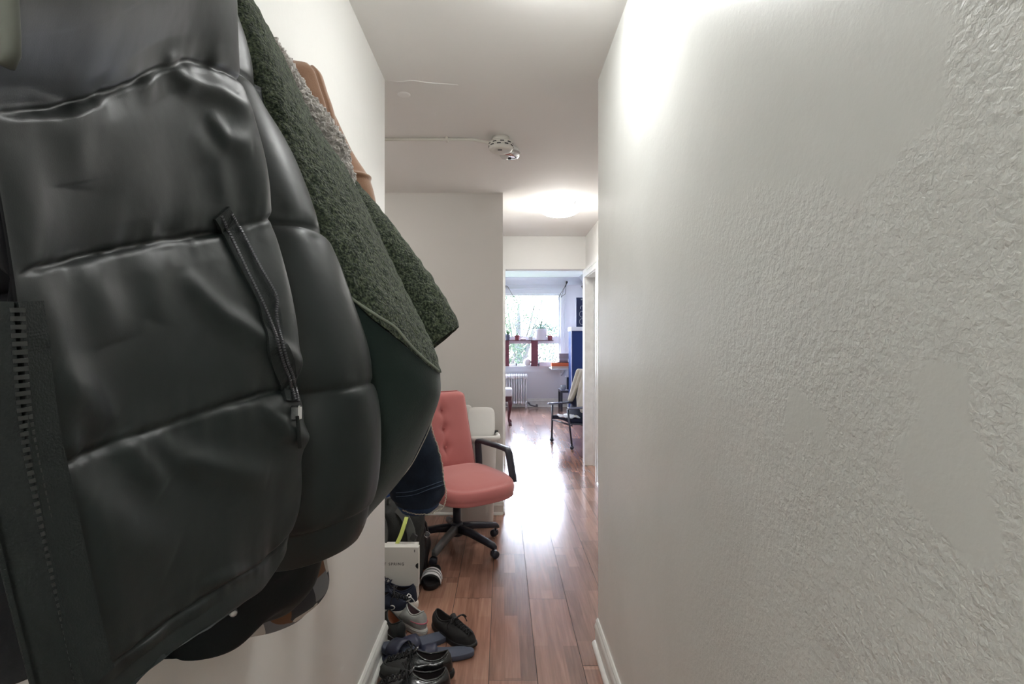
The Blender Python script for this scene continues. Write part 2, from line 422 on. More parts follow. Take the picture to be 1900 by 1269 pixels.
t = thing('alarm', 'small silver-faced alarm half behind the smoke detector on the ceiling', 'alarm', (.045,3.10,ZC), 0)
lobj('base', [(.001,0),(.050,0),(.052,-.010),(.052,-.022),(.001,-.022)], M_white, t, 40)
lobj('face', [(.052,-.020),(.060,-.024),(.061,-.040),(.050,-.052),(.030,-.056),(.001,-.057)], M_chrome, t, 40)
lobj('button', [(.001,-.055),(.012,-.055),(.012,-.061),(.001,-.062)], M_dark, t, 20)
bm = bmesh.new(); bmesh.ops.create_uvsphere(bm, u_segments=12, v_segments=8, radius=.008, matrix=T(.060,.01,-.016)); obj('screw_cap', bm, M_white, t, True)
t = thing('conduit', 'thin white conduit running along the ceiling to the smoke detector', 'conduit', (0,0,0))
zz = ZC-.011
tubes('pipe', [spline([(-1.79,2.93,zz),(-1.2,2.93,zz),(-.62,2.93,zz),(-.3,2.93,zz),(-.18,2.93,zz),(-.13,2.93,zz-.008),(-.075,2.93,zz-.018)], 60)], .0085, M_det, t, 12)
for x in (-.315, -1.1):
    bm = bmesh.new(); add_box(bm, x-.008,x+.008,2.91,2.95,ZC-.022,ZC+.0); bmesh.ops.bevel(bm, geom=list(bm.edges), offset=.003, affect='EDGES'); obj('clamp', bm, M_det, t)

# ---------------------------------------------------------------- garments
V3 = lambda x, y, z: Vector((x, y, z))
def ring_surface(rows, nu, nv, disp=None, vmap=None):
    """closed loops of control points, rows from bottom to top -> grid of points, normals"""
    dense = [spline(r, nu, True) for r in rows]
    cols = [spline([dense[i][j] for i in range(len(rows))], nv) for j in range(nu)]
    P = [[cols[j][i] for j in range(nu)] for i in range(nv)]
    out = []
    for i in range(nv):
        row = []
        for j in range(nu):
            du = P[i][(j+1)%nu]-P[i][j-1]; dv = P[min(i+1,nv-1)][j]-P[max(i-1,0)][j]
            n = du.cross(dv)
            n = n.normalized() if n.length > 1e-12 else Vector((1,0,0))
            v = i/(nv-1)*(len(rows)-1)
            d = disp(j/nu, v, P[i][j]) if disp else 0
            row.append(P[i][j]+n*d)
        out.append([V3(max(q.x,-.512),q.y,q.z) for q in row])
    return out
def grid_obj(name, P, m, parent, cap=True, closed=True, mi=None):
    bm = bmesh.new(); V = loft(bm, P, cap0=False, cap1=False, closed=closed)
    if mi:
        bm.verts.index_update()
        nu = len(P[0])
        for f in bm.faces:
            j = min(v.index % nu for v in f.verts); j = 0 if max(v.index % nu for v in f.verts)-j > 2 else j
            f.material_index = mi(j/nu)
    if cap and closed:
        for r, s in ((V[0], 1), (V[-1], -1)):
            c = sum((v.co for v in r), Vector())/len(r)
            inner = [bm.verts.new(c+(v.co-c)*.85+Vector((0,0,.02*s))) for v in r]
            n = len(r)
            for j in range(n):
                k = (j+1)%n; f = bm.faces.new((r[j], r[k], inner[k], inner[j])); f.smooth = True
            cv = bm.verts.new(c+Vector((0,0,.03*s)))
            for j in range(n): bm.faces.new((inner[j], inner[(j+1)%n], cv)).smooth = True
    bmesh.ops.recalc_face_normals(bm, faces=bm.faces)
    return obj(name, bm, m, parent)
def bvh_of(objs):
    vs, fs = [], []
    for o in objs:
        b = len(vs); vs += [o.matrix_basis @ v.co for v in o.data.vertices]; fs += [[b+i for i in p.vertices] for p in o.data.polygons]
    return BVHTree.FromPolygons(vs, fs)
def on(bvh, px, py, lift=.0):
    """where the line of sight through that spot meets the cloth, lifted off along the cloth's normal"""
    d = W(px,py,1)-Vector((0,0,EYE)); h = bvh.ray_cast(Vector((0,0,EYE)), d)
    if h[0] is None: return None, None
    n = h[1] if h[1].dot(d) < 0 else -h[1]
    return h[0]+n*lift, n
def pathon(bvh, pts, n, lift=0):
    out = []; px = spline([(a,b,0) for a,b in pts], n)
    for p in px:
        q, nn = on(bvh, p.x, p.y, lift)
        if q is not None: out.append((q, nn))
    for _ in range(2):
        for i in range(1, len(out)-1):
            out[i] = ((out[i-1][0]+out[i][0]*2+out[i+1][0])/4, (out[i-1][1]+out[i][1]*2+out[i+1][1]).normalized())
    return out
def ribbon(name, path, w0, w1, th, m, parent, side=None):
    """a flat tape with thickness lying along a path on the cloth"""
    bm = bmesh.new(); rings = []
    for i, (p, n) in enumerate(path):
        d = path[min(i+1,len(path)-1)][0]-path[max(i-1,0)][0]
        s = d.cross(n).normalized()
        rings.append([p+s*w0-n*.004, p+s*w0+n*th, p+s*w1+n*th, p+s*w1-n*.004])
    loft(bm, rings)
    for f in bm.faces: f.smooth = False
    bmesh.ops.recalc_face_normals(bm, faces=bm.faces)
    return obj(name, bm, m, parent)
def teeth(name, path, off, pitch, size, m, parent, lift=.001):
    bm = bmesh.new(); acc = 0; last = path[0][0]
    for i in range(1, len(path)):
        p, n = path[i]; seg = (p-last).length
        if seg < 1e-6: continue
        d = (p-last)/seg; s = d.cross(n).normalized(); t = -acc
        while t+pitch <= seg:
            t += pitch
            o = last+d*t+s*off+n*lift
            M = Matrix((( s.x,d.x,n.x,o.x),(s.y,d.y,n.y,o.y),(s.z,d.z,n.z,o.z),(0,0,0,1)))
            sx_, sy_, sz_ = size
            add_box(bm, -sx_,sx_,-sy_,sy_,0,sz_, M)
        acc = (seg-t) if t >= 0 else acc+seg
        acc = seg-t; last = p
    return obj(name, bm, m, parent)

M_satin = mat('black satin', (.0075,.0108,.0105), .46, spec=.40, bump=(900,.10,2,.0006), bump2=(14,.25,3,.006), sheen=0)
M_satin2 = mat('black matte nylon', (.009,.012,.013), .6, spec=.15, bump=(30,.4,3,.004), sheen=0)
M_fleece = mat('dark green boiled wool', (.016,.024,.015), .9, spec=.15, bump=(250,1,3,.006), bump2=(60,.6,2,.006), var=((.090,.108,.066),200,.42,.66), sheen=.15)
M_felt = mat('smooth dark green felt', (.010,.018,.015), .85, spec=.15, bump=(400,.4,2,.001), bump2=(12,.3,2,.01), sheen=.2)
M_sherpa = mat('grey sherpa pile', (.26,.24,.22), .95, spec=.1, bump=(120,1,3,.01), var=((.42,.39,.36),90,.4,.6), sheen=.6)
M_tan = mat('tan wool', (.20,.105,.06), .85, spec=.15, bump=(300,.3,2,.002), bump2=(20,.3,3,.006), sheen=.5)
M_denim = mat('dark blue denim', (.008,.012,.022), .8, spec=.2, bump=(700,.4,2,.001), bump2=(22,.5,3,.006), var=((.016,.024,.042),18,.4,.75))
M_denim_in = mat('mid blue denim inside', (.035,.06,.12), .85, spec=.2, bump=(600,.3))
M_fray = mat('pale frayed thread', (.55,.50,.42), .9)
M_tape = mat('black woven tape', (.011,.014,.0135), .7, bump=(600,.5,2,.001), spec=.3)
M_teeth = mat('gunmetal zip teeth', (.10,.10,.11), .28, .6, spec=.6)
M_teethd = mat('black resin zip teeth', (.016,.018,.017), .35, spec=.6)

def nz(p, f, o=0): return noise.noise(Vector((p.x*f+o, p.y*f+o*1.7, p.z*f-o)))
def puff(amp, seam_rows, wr=.006, first=1):
    def d(u, v, p):
        lo = math.floor(v); t = v-lo
        if lo < first: a = amp*.35*math.sin(PI*t)**.6 if 0 < t < 1 else 0
        else:
            a = amp*max(0, math.sin(PI*t))**.55
        e = min(t, 1-t)
        near = math.exp(-e/.16)
        q = Vector((p.y*26+p.x*10, p.z*5, lo*3.7+ (7 if t > .5 else 0)))
        fold = noise.noise(q)*wr*1.6*near*min(1, e*18)
        big = noise.noise(Vector((p.x*6, p.y*7+p.z*3, p.z*6+2)))*wr*1.6
        diag = 0
        a -= .0025*math.exp(-(e/.022)**2)
        pk = noise.noise(Vector((p.y*75+p.x*40, p.z*14, lo*9.1+(4 if t > .5 else 0))))*.0022*math.exp(-e/.09)
        return a+fold+pk+big*min(1,e*6)+max(0,diag)*wr*.9*min(1,e*5)
    return d

# --- black puffer jacket nearest the camera
def jrow(vis, zb=None):
    """visible control points (px, py, depth) near to far, then the hidden back against the other coats"""
    P = [W(*p) for p in vis]; a, b = P[0], P[-1]
    return P+[V3(b.x-.07, b.y+.03, b.z), V3(-.47, b.y-.03, b.z-.01), V3(-.50, (a.y+b.y)/2+.05, (a.z+b.z)/2), V3(-.47, a.y+.12, a.z), V3(a.x-.075, a.y+.09, a.z), V3(a.x-.012, a.y+.012, a.z)]
puffer = thing('puffer_jacket', 'big black satin puffer jacket hanging nearest the camera on the left wall', 'jacket', (-.40,.48,1.06))
rows = [
 jrow([(190,1330,.370),(300,1228,.42),(424,1141,.50),(489,1086,.57),(524,1010,.625)]),
 jrow([(172,1262,.362),(307,1157,.43),(420,1083,.50),(495,1035,.575),(532,975,.635)]),
 jrow([(78,880,.336),(190,828,.39),(307,789,.45),(480,733,.565),(545,716,.640)]),
 jrow([(28,512,.320),(130,482,.38),(250,456,.45),(403,431,.560),(500,405,.640)]),
 jrow([(-20,215,.300),(90,200,.355),(215,165,.415),(345,115,.505),(441,150,.600)]),
 jrow([(-60,-140,.265),(60,-160,.31),(180,-180,.36),(300,-200,.44),(392,-190,.53)]),
]
rows.append([p+V3(-.07,0,.16) if p.x > -.40 else p+V3(-.0,0,.12) for p in rows[-1]])
for r in (rows[-1],):
    c = sum(r, Vector())/len(r)
    for i in range(len(r)): r[i] = c+(r[i]-c)*.6+V3(-.02,0,.04)
def yz(px, py): 
    Y = .29*F/(VX-px); return (Y, EYE+(HY-py)/F*Y)
FOLDS = [([(345,112),(380,150),(430,168),(470,205)],.007,.009),([(395,240),(430,300),(445,380),(440,430)],.006,.016),([(372,510),(410,590),(465,655),(518,700)],.008,.011),
 ([(470,742),(448,768),(462,800),(500,815),(530,812)],.009,.010),([(505,860),(498,930),(478,1000)],.007,.014),([(292,812),(325,850),(380,872),(440,886)],.007,.011),
 ([(245,806),(270,860),(300,905)],.006,.010),([(120,700),(180,735),(232,795)],.006,.013),([(100,850),(150,835),(175,848)],.004,.008),([(215,480),(235,560),(250,640)],.006,.018),
 ([(160,180),(175,260),(190,350)],.005,.02),([(360,440),(330,520),(320,600)],.005,.014),([(330,1090),(380,1070),(440,1050)],.003,.006),([(170,940),(230,1000),(300,1030)],.005,.016),([(415,210),(440,260),(470,270)],.006,.01)]
FOLDS = [([yz(*q) for q in f[0]], f[1], f[2]) for f in FOLDS]
def folds(p):
    tot = 0
    for pts, amp, wd in FOLDS:
        best = 9; sg = 1; ee = 1
        for i in range(len(pts)-1):
            ax, ay = pts[i]; bx, by = pts[i+1]; dx, dy = bx-ax, by-ay; L2 = dx*dx+dy*dy
            t0 = ((p.y-ax)*dx+(p.z-ay)*dy)/L2; t = max(0, min(1, t0)); qx, qy = p.y-ax-t*dx, p.z-ay-t*dy; d = math.hypot(qx, qy)
            if d < best: best = d; sg = (i+t)/(len(pts)-1)
        if best < wd*5:
            tot += .95*amp*math.exp(-(best/(wd*1.25))**2)*(.15+.85*math.sin(PI*min(1,max(0,sg)))**.7)
    return tot
def jdisp(u, v, p):
    d = (puff(.008, None, .0045)(u, v, p)+(folds(p) if u < .6 else 0))*(sm(0,.05,u) if u < .5 else sm(1.0,.9,u))
    return d
P = ring_surface(rows, 320, 500, jdisp)
def local(o_list, root):
    root_m = Matrix.Translation(root.location)
    for o in o_list: o.data.transform(root_m.inverted())
M_lining = mat('black lining', (.006,.006,.007), .8, spec=.1)
body = grid_obj('body', P, [M_satin, M_lining], puffer, mi=lambda u: 1 if u > .60 else 0)
bvJ = bvh_of([body])
# long front zip on the near edge: placket and teeth
zp = pathon(bvJ, [(34,560),(44,640),(52,720),(66,820),(88,920),(112,1030),(135,1130),(158,1225),(170,1262)], 120, .002)
fz = []
if len(zp) > 5: fz.append(ribbon('front_placket', zp, -.012, .0075, .004, M_tape, puffer))
zq = [(W(*q), V3(.75,-.66,0)) for q in [tuple(p) for p in spline([(8,560,.311),(13,640,.313),(20,740,.317),(32,830,.322),(52,925,.328),(76,1035,.335),(98,1130,.342),(118,1215,.350),(134,1285,.356)], 160)]]
fz.append(ribbon('front_zip_tape', zq, -.004, .019, .0015, M_tape, puffer))
fz.append(teeth('front_zip_teeth', zq, -.0055, .0052, (.0035,.0014,.003), M_teethd, puffer, -.0005))
fz.append(teeth('placket_piping', [(p+n*.001, n) for p, n in zq], .0175, .0045, (.0012,.0022,.003), M_tape, puffer))
# slanted hand-pocket zip
L1 = [(402,398),(418,432),(436,470),(455,510),(475,550),(492,588),(506,628),(520,668),(532,705),(541,745)]
L2 = [(420,394),(438,424),(458,462),(478,500),(497,532),(508,556),(507,585),(514,628),(528,668),(540,708),(546,745)]
mid = pathon(bvJ, [((a[0]+b[0])/2-3,(a[1]+b[1])/2) for a, b in zip(L1, L2[:9]+[L2[-1]])], 90, .001)
if len(mid) > 4: fz.append(ribbon('pocket_tape', mid, -.014, .013, .0022, M_tape, puffer))
for nm, LL in (('pocket_zip_teeth', L1), ('pocket_zip_teeth', L2)):
    pt = pathon(bvJ, LL, 110, .0035)
    if len(pt) > 4: fz.append(teeth(nm, pt, 0, .0030, (.0015,.0010,.0018), M_teeth, puffer))
q, nn = on(bvJ, 541, 768, .006)
if q is not None:
    bm = bmesh.new(); add_box(bm, -.006,.006,-.004,.004,-.010,.008, T(*q)); bmesh.ops.bevel(bm, geom=list(bm.edges), offset=.002, affect='EDGES'); fz.append(obj('zip_slider', bm, M_chrome, puffer))
    bm = bmesh.new(); tube(bm, [q+V3(.003,-.004,-.004), q+V3(.004,-.003,-.02), q+V3(.0045,0,-.042)], [.002,.0028,.0022], 8); fz.append(obj('zip_pull', bm, M_tape, puffer))
bm = bmesh.new(); bmesh.ops.create_uvsphere(bm, u_segments=14, v_segments=10, radius=.0042, matrix=T(*W(99,1180,.352))); fz.append(obj('cord_stopper', bm, mat('dull metal',(.30,.29,.27),.5), puffer, True))
bm = bmesh.new(); rings = []
for q, w_ in (((20,-80),.0045),((21,0),.0048),((24,60),.005),((27,105),.0042),((20,128),.002)):
    p = W(q[0], q[1], .262); rings.append([p+V3(w_*math.cos(t), -.002+.004*math.sin(t), 0) for t in [2*PI*k/12 for k in range(12)]])
loft(bm, rings); bmesh.ops.recalc_face_normals(bm, faces=bm.faces); fz.append(obj('hood_strap', bm, mat('grey green strap',(.09,.095,.08),.8), puffer, True))
# sleeve hanging behind the body
def tube_rows(prof, Y, rx, ry, tilt=0):
    """prof: (px, py) of the outer edge, bottom to top; section is an ellipse"""
    out = []
    for i, (px, py) in enumerate(prof):
        p = W(px, py, Y(i) if callable(Y) else Y); a = rx(i) if callable(rx) else rx; b = ry(i) if callable(ry) else ry
        out.append([V3(p.x-a+a*math.cos(t), p.y+b*math.sin(t), p.z+tilt*(1-math.cos(t))) for t in [2*PI*k/12 for k in range(12)]])
    return out
srows = tube_rows([(662,1003),(682,938),(690,838),(684,712),(622,545),(583,430),(545,340),(465,156),(420,20),(385,-90)], .80, lambda i: [.07,.088,.098,.10,.095,.09,.085,.07,.05,.03][i], lambda i: [.085,.10,.11,.11,.105,.10,.09,.08,.07,.05][i], -.02)
srows = [srows[0], srows[1], srows[3], srows[5], srows[7], srows[9]]
srows = tube_rows([(664,1000),(682,938),(684,712),(587,432),(462,152),(370,-120)], .80, lambda i: [.075,.088,.105,.095,.06,.04][i], lambda i: [.085,.10,.115,.10,.075,.05][i], -.012)
# keep the outer edge on the photographed curve between seams
full = tube_rows([(664,1000),(682,938),(690,825),(684,712),(640,575),(587,432),(530,290),(462,152),(425,40),(385,-90)], .80, lambda i: [.075,.088,.10,.105,.102,.095,.08,.06,.05,.04][i], lambda i: [.085,.10,.115,.115,.11,.10,.09,.075,.06,.05][i], -.012)
def sdisp(u, v, p):
    t = v/1.0
    if v < 1: return .002*math.sin(PI*v)
    w_ = (v-1)/2; f = w_-math.floor(w_); e = min(f, 1-f)
    a = .012*max(0, math.sin(PI*f))**.5-.003*math.exp(-(e/.014)**2)
    return a+noise.noise(Vector((p.y*22+p.x*9, p.z*6, math.floor(w_)*4)))*.010*math.exp(-e/.2)*min(1,e*15)+noise.noise(Vector((p.x*9,p.y*9,p.z*7)))*.006
fz.append(grid_obj('sleeve', ring_surface(full, 120, 260, sdisp), M_satin, puffer))
bm = bmesh.new(); o_ = fz[-1]
local([body]+fz, puffer)

# --- plain black jacket, only its lower end in view under the puffer
bj = thing('black_jacket', 'plain matte black jacket whose hem shows below the puffer jacket', 'jacket', (-.42,.78,.90))
def zrow(z_, pts):   # world (x,y) loop
    return [V3(x,y,z_+(q[0] if q else 0)) for x,y,*q in pts]
rws = []
for (py, px) in ((1196,442),(1168,500),(1140,535),(1092,566),(1060,583),(1000,596),(900,590),(700,560),(450,520),(150,470)):
    p = W(px, py, .84)
    rws.append([V3(p.x-.10+.10*math.cos(t)*(1 if math.cos(t)>0 else max(.3,min(1.1,(.50+(p.x-.10))/.10)))-.0, p.y+.10*math.sin(t), p.z+.012*math.sin(3*t+py)) for t in [2*PI*k/14 for k in range(14)]])
for r in rws:
    for i, q in enumerate(r): r[i] = V3(max(q.x,-.507), q.y, max(q.z,.885))
def bjd(u, v, p): return .008*noise.noise(Vector((p.x*14,p.y*16,p.z*6)))+(.004*math.sin(p.y*70+p.z*12))*sm(1.2,1.0,p.z)
bjo = [grid_obj('body', ring_surface(rws, 110, 150, bjd), M_satin2, bj)]
bm = bmesh.new(); M_snap = mat('snap metal',(.5,.5,.5),.3,.9)
p = W(427,1148,.72); bmesh.ops.create_uvsphere(bm, u_segments=12, v_segments=8, radius=.006, matrix=T(*p)@T(-.004,.016,0)); bjo.append(obj('snap_button', bm, M_snap, bj, True))
local(bjo, bj)

# --- dark coat squeezed between the puffer and the wall, nearest the door end
dc = thing('wool_coat', 'charcoal coat squeezed between the puffer jacket and the wall at the left edge', 'coat', (-.46,.40,1.05))
rws = []
for z in (1.045,1.10,1.25,1.45,1.65,1.85,1.97):
    k = {1.045:.9,1.97:.5}.get(z,1)
    rws.append([V3(-.452+.045*k*math.cos(t), .60+.185*k*math.sin(t), z+.010*math.sin(2*t)) for t in [2*PI*i/14 for i in range(14)]])
dco = [grid_obj('body', ring_surface(rws, 80, 80, lambda u,v,p: .004*noise.noise(p*12)), mat('charcoal wool',(.010,.011,.013),.9,bump=(200,.4)), dc)]
local(dco, dc)

# --- plaid shirt
ps = thing('plaid_shirt', 'brown, grey and white plaid flannel shirt peeking out below the black jacket', 'shirt', (-.42,1.0,.86))
rws = []
for (py, px) in ((1157,520),(1148,556),(1134,572),(1112,596),(1085,608),(1036,603),(900,590),(600,560),(300,520)):
    p = W(px, py, 1.03)
    a = .075
    rws.append([V3(max(-.507,p.x-a+a*math.cos(t)), p.y+.06*math.sin(t), p.z) for t in [2*PI*k/12 for k in range(12)]])
m = bpy.data.materials.new('plaid flannel'); m.use_nodes = True
n = m.node_tree.nodes; L = m.node_tree.links; b = n['Principled BSDF']; b.inputs['Roughness'].default_value = .9
tcn = n.new('ShaderNodeTexCoord'); mpn = n.new('ShaderNodeMapping'); mpn.inputs['Rotation'].default_value = (0,.5,.6); L.new(tcn.outputs['Object'], mpn.inputs[0])
vo = n.new('ShaderNodeTexVoronoi'); vo.distance = 'CHEBYCHEV'; vo.inputs['Scale'].default_value = 24; vo.inputs['Randomness'].default_value = .25
L.new(mpn.outputs[0], vo.inputs['Vector']); sp = n.new('ShaderNodeSeparateColor'); L.new(vo.outputs['Color'], sp.inputs[0])
r = n.new('ShaderNodeValToRGB'); r.color_ramp.interpolation = 'CONSTANT'; e = r.color_ramp.elements
e[0].color = (.45,.42,.38,1); e[1].position = .35; e[1].color = (.03,.03,.035,1); k = e.new(.55); k.color = (.13,.06,.03,1); k = e.new(.75); k.color = (.15,.15,.16,1)
L.new(sp.outputs[0], r.inputs[0]); L.new(r.outputs[0], b.inputs['Base Color'])
pso = [grid_obj('body', ring_surface(rws, 70, 80, lambda u,v,p: .003*noise.noise(p*20)), m, ps)]
local(pso, ps)

# --- green boiled-wool coat
gc = thing('wool_coat', 'dark green textured wool coat flaring out from the wall beside the puffer', 'coat', (-.35,1.0,1.0))
def grow(py, near, mid_, ridge, sil, y0=.86, ys=1.04):
    z = EYE+(HY-py)/F*ys
    wt = {945:0,910:.25,860:.5,790:.75,735:.9,692:1,645:.9,560:.6,440:.3,330:.1}.get(py,0)
    pts = [W(near,py,y0), W(mid_,py,y0+.03), W(ridge,py,ys-.075), W(sil,py,ys)]
    P = [V3(max(p.x,-.505), p.y, z+wt*u_/F*p.y) for p, u_ in zip(pts, (175,98,14,0))]
    b = P[-1]; a = P[0]
    return P+[V3(max(-.505,b.x-.05), b.y+.035, z), V3(-.505, b.y+.03, z), V3(-.507,(a.y+b.y)/2,z), V3(max(-.506,a.x-.06), a.y+.005, z)]
spec = [(945,600,650,676,686),(910,605,672,708,722),(860,605,690,745,762),(790,600,705,776,796),(735,596,712,798,814),(692,590,705,800,817),(645,580,690,783,803),(560,562,660,738,763),(440,530,610,682,706),(330,500,560,622,650),(230,475,525,562,584),(100,430,470,499,517)]
rws = [grow(*s) for s in spec]
rws.append(grow(-10,370,405,428,442,.86,.985)); rws.append(grow(-90,330,362,384,400,.86,.93))
low = rws[:6]; up = rws[5:]
def gdisp(u, v, p): return .004*noise.noise(Vector((p.x*8,p.y*8,p.z*3)))+.0035*noise.noise(Vector((p.x*60,p.y*60,p.z*60)))
body = grid_obj('body', ring_surface(up, 220, 260, gdisp), M_fleece, gc)
skirt = grid_obj('lower_panel', ring_surface([[p*1 for p in r] for r in low], 120, 120, lambda u,v,p: .004*noise.noise(Vector((p.x*10,p.y*10,p.z*3)))-.003*sm(4.0,5,v)), M_felt, gc)
# sleeve
grs = [(640,805,.07),(618,846,.0),(604,853,0),(560,832,0),(500,793,0),(440,752,0),(380,700,0),(310,640,0),(240,596,0)]
rws = []
for py, px in ((606,852),(598,850),(575,840),(540,820),(460,762),(400,715),(330,655),(260,608),(190,568)):
    p = W(px, py, 1.16); a = {650:.03,628:.06,600:.075}.get(py,.075)
    rws.append([V3(max(-.50,p.x-a+a*math.cos(t)), p.y+.055*math.sin(t), p.z-.06*(1-math.cos(t))*(1 if py < 620 else .4)) for t in [2*PI*k/12 for k in range(12)]])
sl = grid_obj('sleeve', ring_surface(rws, 110, 160, gdisp), M_fleece, gc)
bvG = bvh_of([body, skirt])
pp = pathon(bvG, [(640,545),(668,566),(705,590),(735,610),(760,640),(785,665),(803,680),(812,688)], 60, .001)
gobs = [body, skirt, sl]
if len(pp) > 5:
    bm = bmesh.new(); tube(bm, [p for p, n_ in pp], .0026, 8); gobs.append(obj('seam_piping', bm, mat('grey green piping',(.16,.18,.14),.8), gc))
# pale thread along the skirt's edge
edge = [W(px,py,1.045)+V3(.002,0,0) for px,py in ((812,735),(796,792),(780,828),(762,862),(742,888),(722,912),(700,930),(686,942))]
bm = bmesh.new(); tube(bm, spline(edge, 50), .0011, 6); gobs.append(obj('edge_stitching', bm, M_fray, gc))
q1 = pathon(bvG, [(404,28),(420,42),(434,60),(446,82),(457,104),(465,118)], 40, .0015)
if len(q1) > 5:
    bm = bmesh.new(); tube(bm, [p for p,n_ in q1], .0016, 6); gobs.append(obj('collar_piping', bm, mat('pale olive cord',(.30,.32,.24),.9), gc))
local(gobs, gc)

# --- sherpa jacket
shp = thing('sherpa_jacket', 'grey fuzzy sherpa jacket showing as a strip behind the green coat', 'jacket', (-.44,1.16,1.25))
rws = []
for py, px in ((560,640),(420,668),(300,652),(262,640),(215,611),(170,575),(120,545),(85,521),(72,508)):
    p = W(px, py, 1.14); a = .055 if py < 330 else .09
    p.x = min(p.x, W(px,py,1.14).x)
    rws.append([V3(max(-.507,p.x-a+a*math.cos(t)), p.y+.035*math.sin(t), p.z) for t in [2*PI*k/12 for k in range(12)]])
def shd(u,v,p): return .006*noise.noise(p*70)+.005*noise.noise(p*140+V3(3,1,2))+.004*noise.noise(p*260)
sho = [grid_obj('body', ring_surface(rws, 150, 330, shd), M_sherpa, shp)]
local(sho, shp)

# --- tan coat
tn = thing('wool_coat', 'tan wool coat hanging farthest up the row, behind the sherpa jacket', 'coat', (-.42,1.3,1.3))
def simple(profile, Y, a, b, lean=0):
    rws = []
    for py, px in profile:
        p = W(px, py, Y)
        rws.append([V3(max(-.508,p.x-a+a*math.cos(t)), p.y+b*math.sin(t), p.z-lean*(1-math.cos(t))) for t in [2*PI*k/12 for k in range(12)]])
    return rws
tno = [grid_obj('body', ring_surface(simple([(760,730),(600,735),(470,728),(430,716),(395,703),(345,690),(325,683),(290,660),(250,640),(215,622)], 1.33, .10, .05), 90, 160, lambda u,v,p: .005*noise.noise(p*12)+.006*math.exp(-((p.z-1.765)/.006)**2)), M_tan, tn)]
tno.append(grid_obj('hood', ring_surface(simple([(262,618),(240,625),(200,618),(170,608),(140,597),(127,585)], 1.28, .085, .045), 80, 90, lambda u,v,p: .004*noise.noise(p*15)-.006*math.exp(-((p.y-1.262+.0*(p.z-1.9))/.003)**2)), M_tan, tn))
local(tno, tn)

# --- denim jacket
dj = thing('denim_jacket', 'dark blue denim jacket with pale frayed edges hanging beside the pink chair', 'jacket', (-.28,1.5,.85))
def dpro(prof, Y, a, b):
    rws = []
    for py, pxr, pxl in prof:
        pr = W(pxr, py, Y); plx = max(-.505, W(pxl, py, Y).x)
        cx, hw = (pr.x+plx)/2, (pr.x-plx)/2
        rws.append([V3(cx+hw*math.copysign(abs(math.cos(t))**.7, math.cos(t)), Y+b*math.sin(t), pr.z-.006*math.sin(PI*(math.cos(t)+1)/2)*(1 if py > 900 else 0)) for t in [2*PI*k/16 for k in range(16)]])
    return rws
dp = [(930,819,736),(923,823,732),(915,826,725),(890,822,722),(860,819,720),(830,812,715),(800,801,705),(760,794,700),(700,780,690),(600,755,680),(480,735,660),(420,700,600)]
dbody = grid_obj('body', ring_surface(dpro(dp, 1.50, 0, .06), 120, 170, lambda u,v,p: .006*noise.noise(Vector((p.x*18,p.y*10,p.z*12)))+.0025*math.exp(-((p.z-.945-.1*p.x)/.004)**2)), M_denim, dj)
dobs = [dbody]
bm = bmesh.new(); loft(bm, dpro([(944,806,744),(938,814,738),(925,816,738),(900,812,742)], 1.54, 0, .05)); bmesh.ops.recalc_face_normals(bm, faces=bm.faces); dobs.append(obj('back_hem', bm, M_denim_in, dj))
path = [W(px,py,1.49)+V3(.003,0,0) for px,py in ((795,770),(801,800),(809,825),(816,848),(820,870),(822,890),(826,915),(822,938),(812,947),(790,953),(765,952),(745,946))]
sp_ = spline(path, 150); random.seed(3)
sp_ = [p+V3(random.uniform(-.002,.002), -.005, random.uniform(-.002,.002)) for p in sp_]
dobs.append(tubes('frayed_edge', [sp_], .0016, M_fray, dj, 6))
bvD = bvh_of([dbody])
for pl in ([(735,915),(765,912),(795,902),(820,893)],[(735,922),(765,919),(795,909),(822,900)]):
    pp = pathon(bvD, pl, 40, .0008)
    if len(pp) > 3: dobs.append(tubes('hem_stitching', [[p for p,n_ in pp]], .0009, mat('faded denim',(.05,.075,.12),.8) if 'faded denim' not in MATS else MATS['faded denim'], dj, 5))
local(dobs, dj)

# --- coat rack: board and hooks the coats hang on
ck_ = thing('coat_rack', 'wooden wall board with metal hooks hidden behind the hanging coats', 'coat rack', (XL,.7,1.95))
hk = thing('wall_hook', 'metal wall hook holding the denim jacket, hidden behind it', 'hook', (XL,1.5,1.66))
obj('plate', box(0,.006,-.012,.012,-.03,.03,.002), M_chrome, hk)
tubes('hook_arm', [spline([(.004,0,.01),(.02,0,-.01),(.035,0,-.005),(.038,0,.02)], 16)], .004, M_chrome, hk)
obj('board', box(0,.012,-.45,.45,-.04,.04,.003), mat('rack wood',(.25,.15,.09),.5), ck_)
for y in (-.3,-.02,.18,.36):
    tubes('hook', [spline([(.010,y,-.02),(.02,y,-.03),(.028,y,-.02),(.03,y,.0)], 16)], .004, M_chrome, ck_)

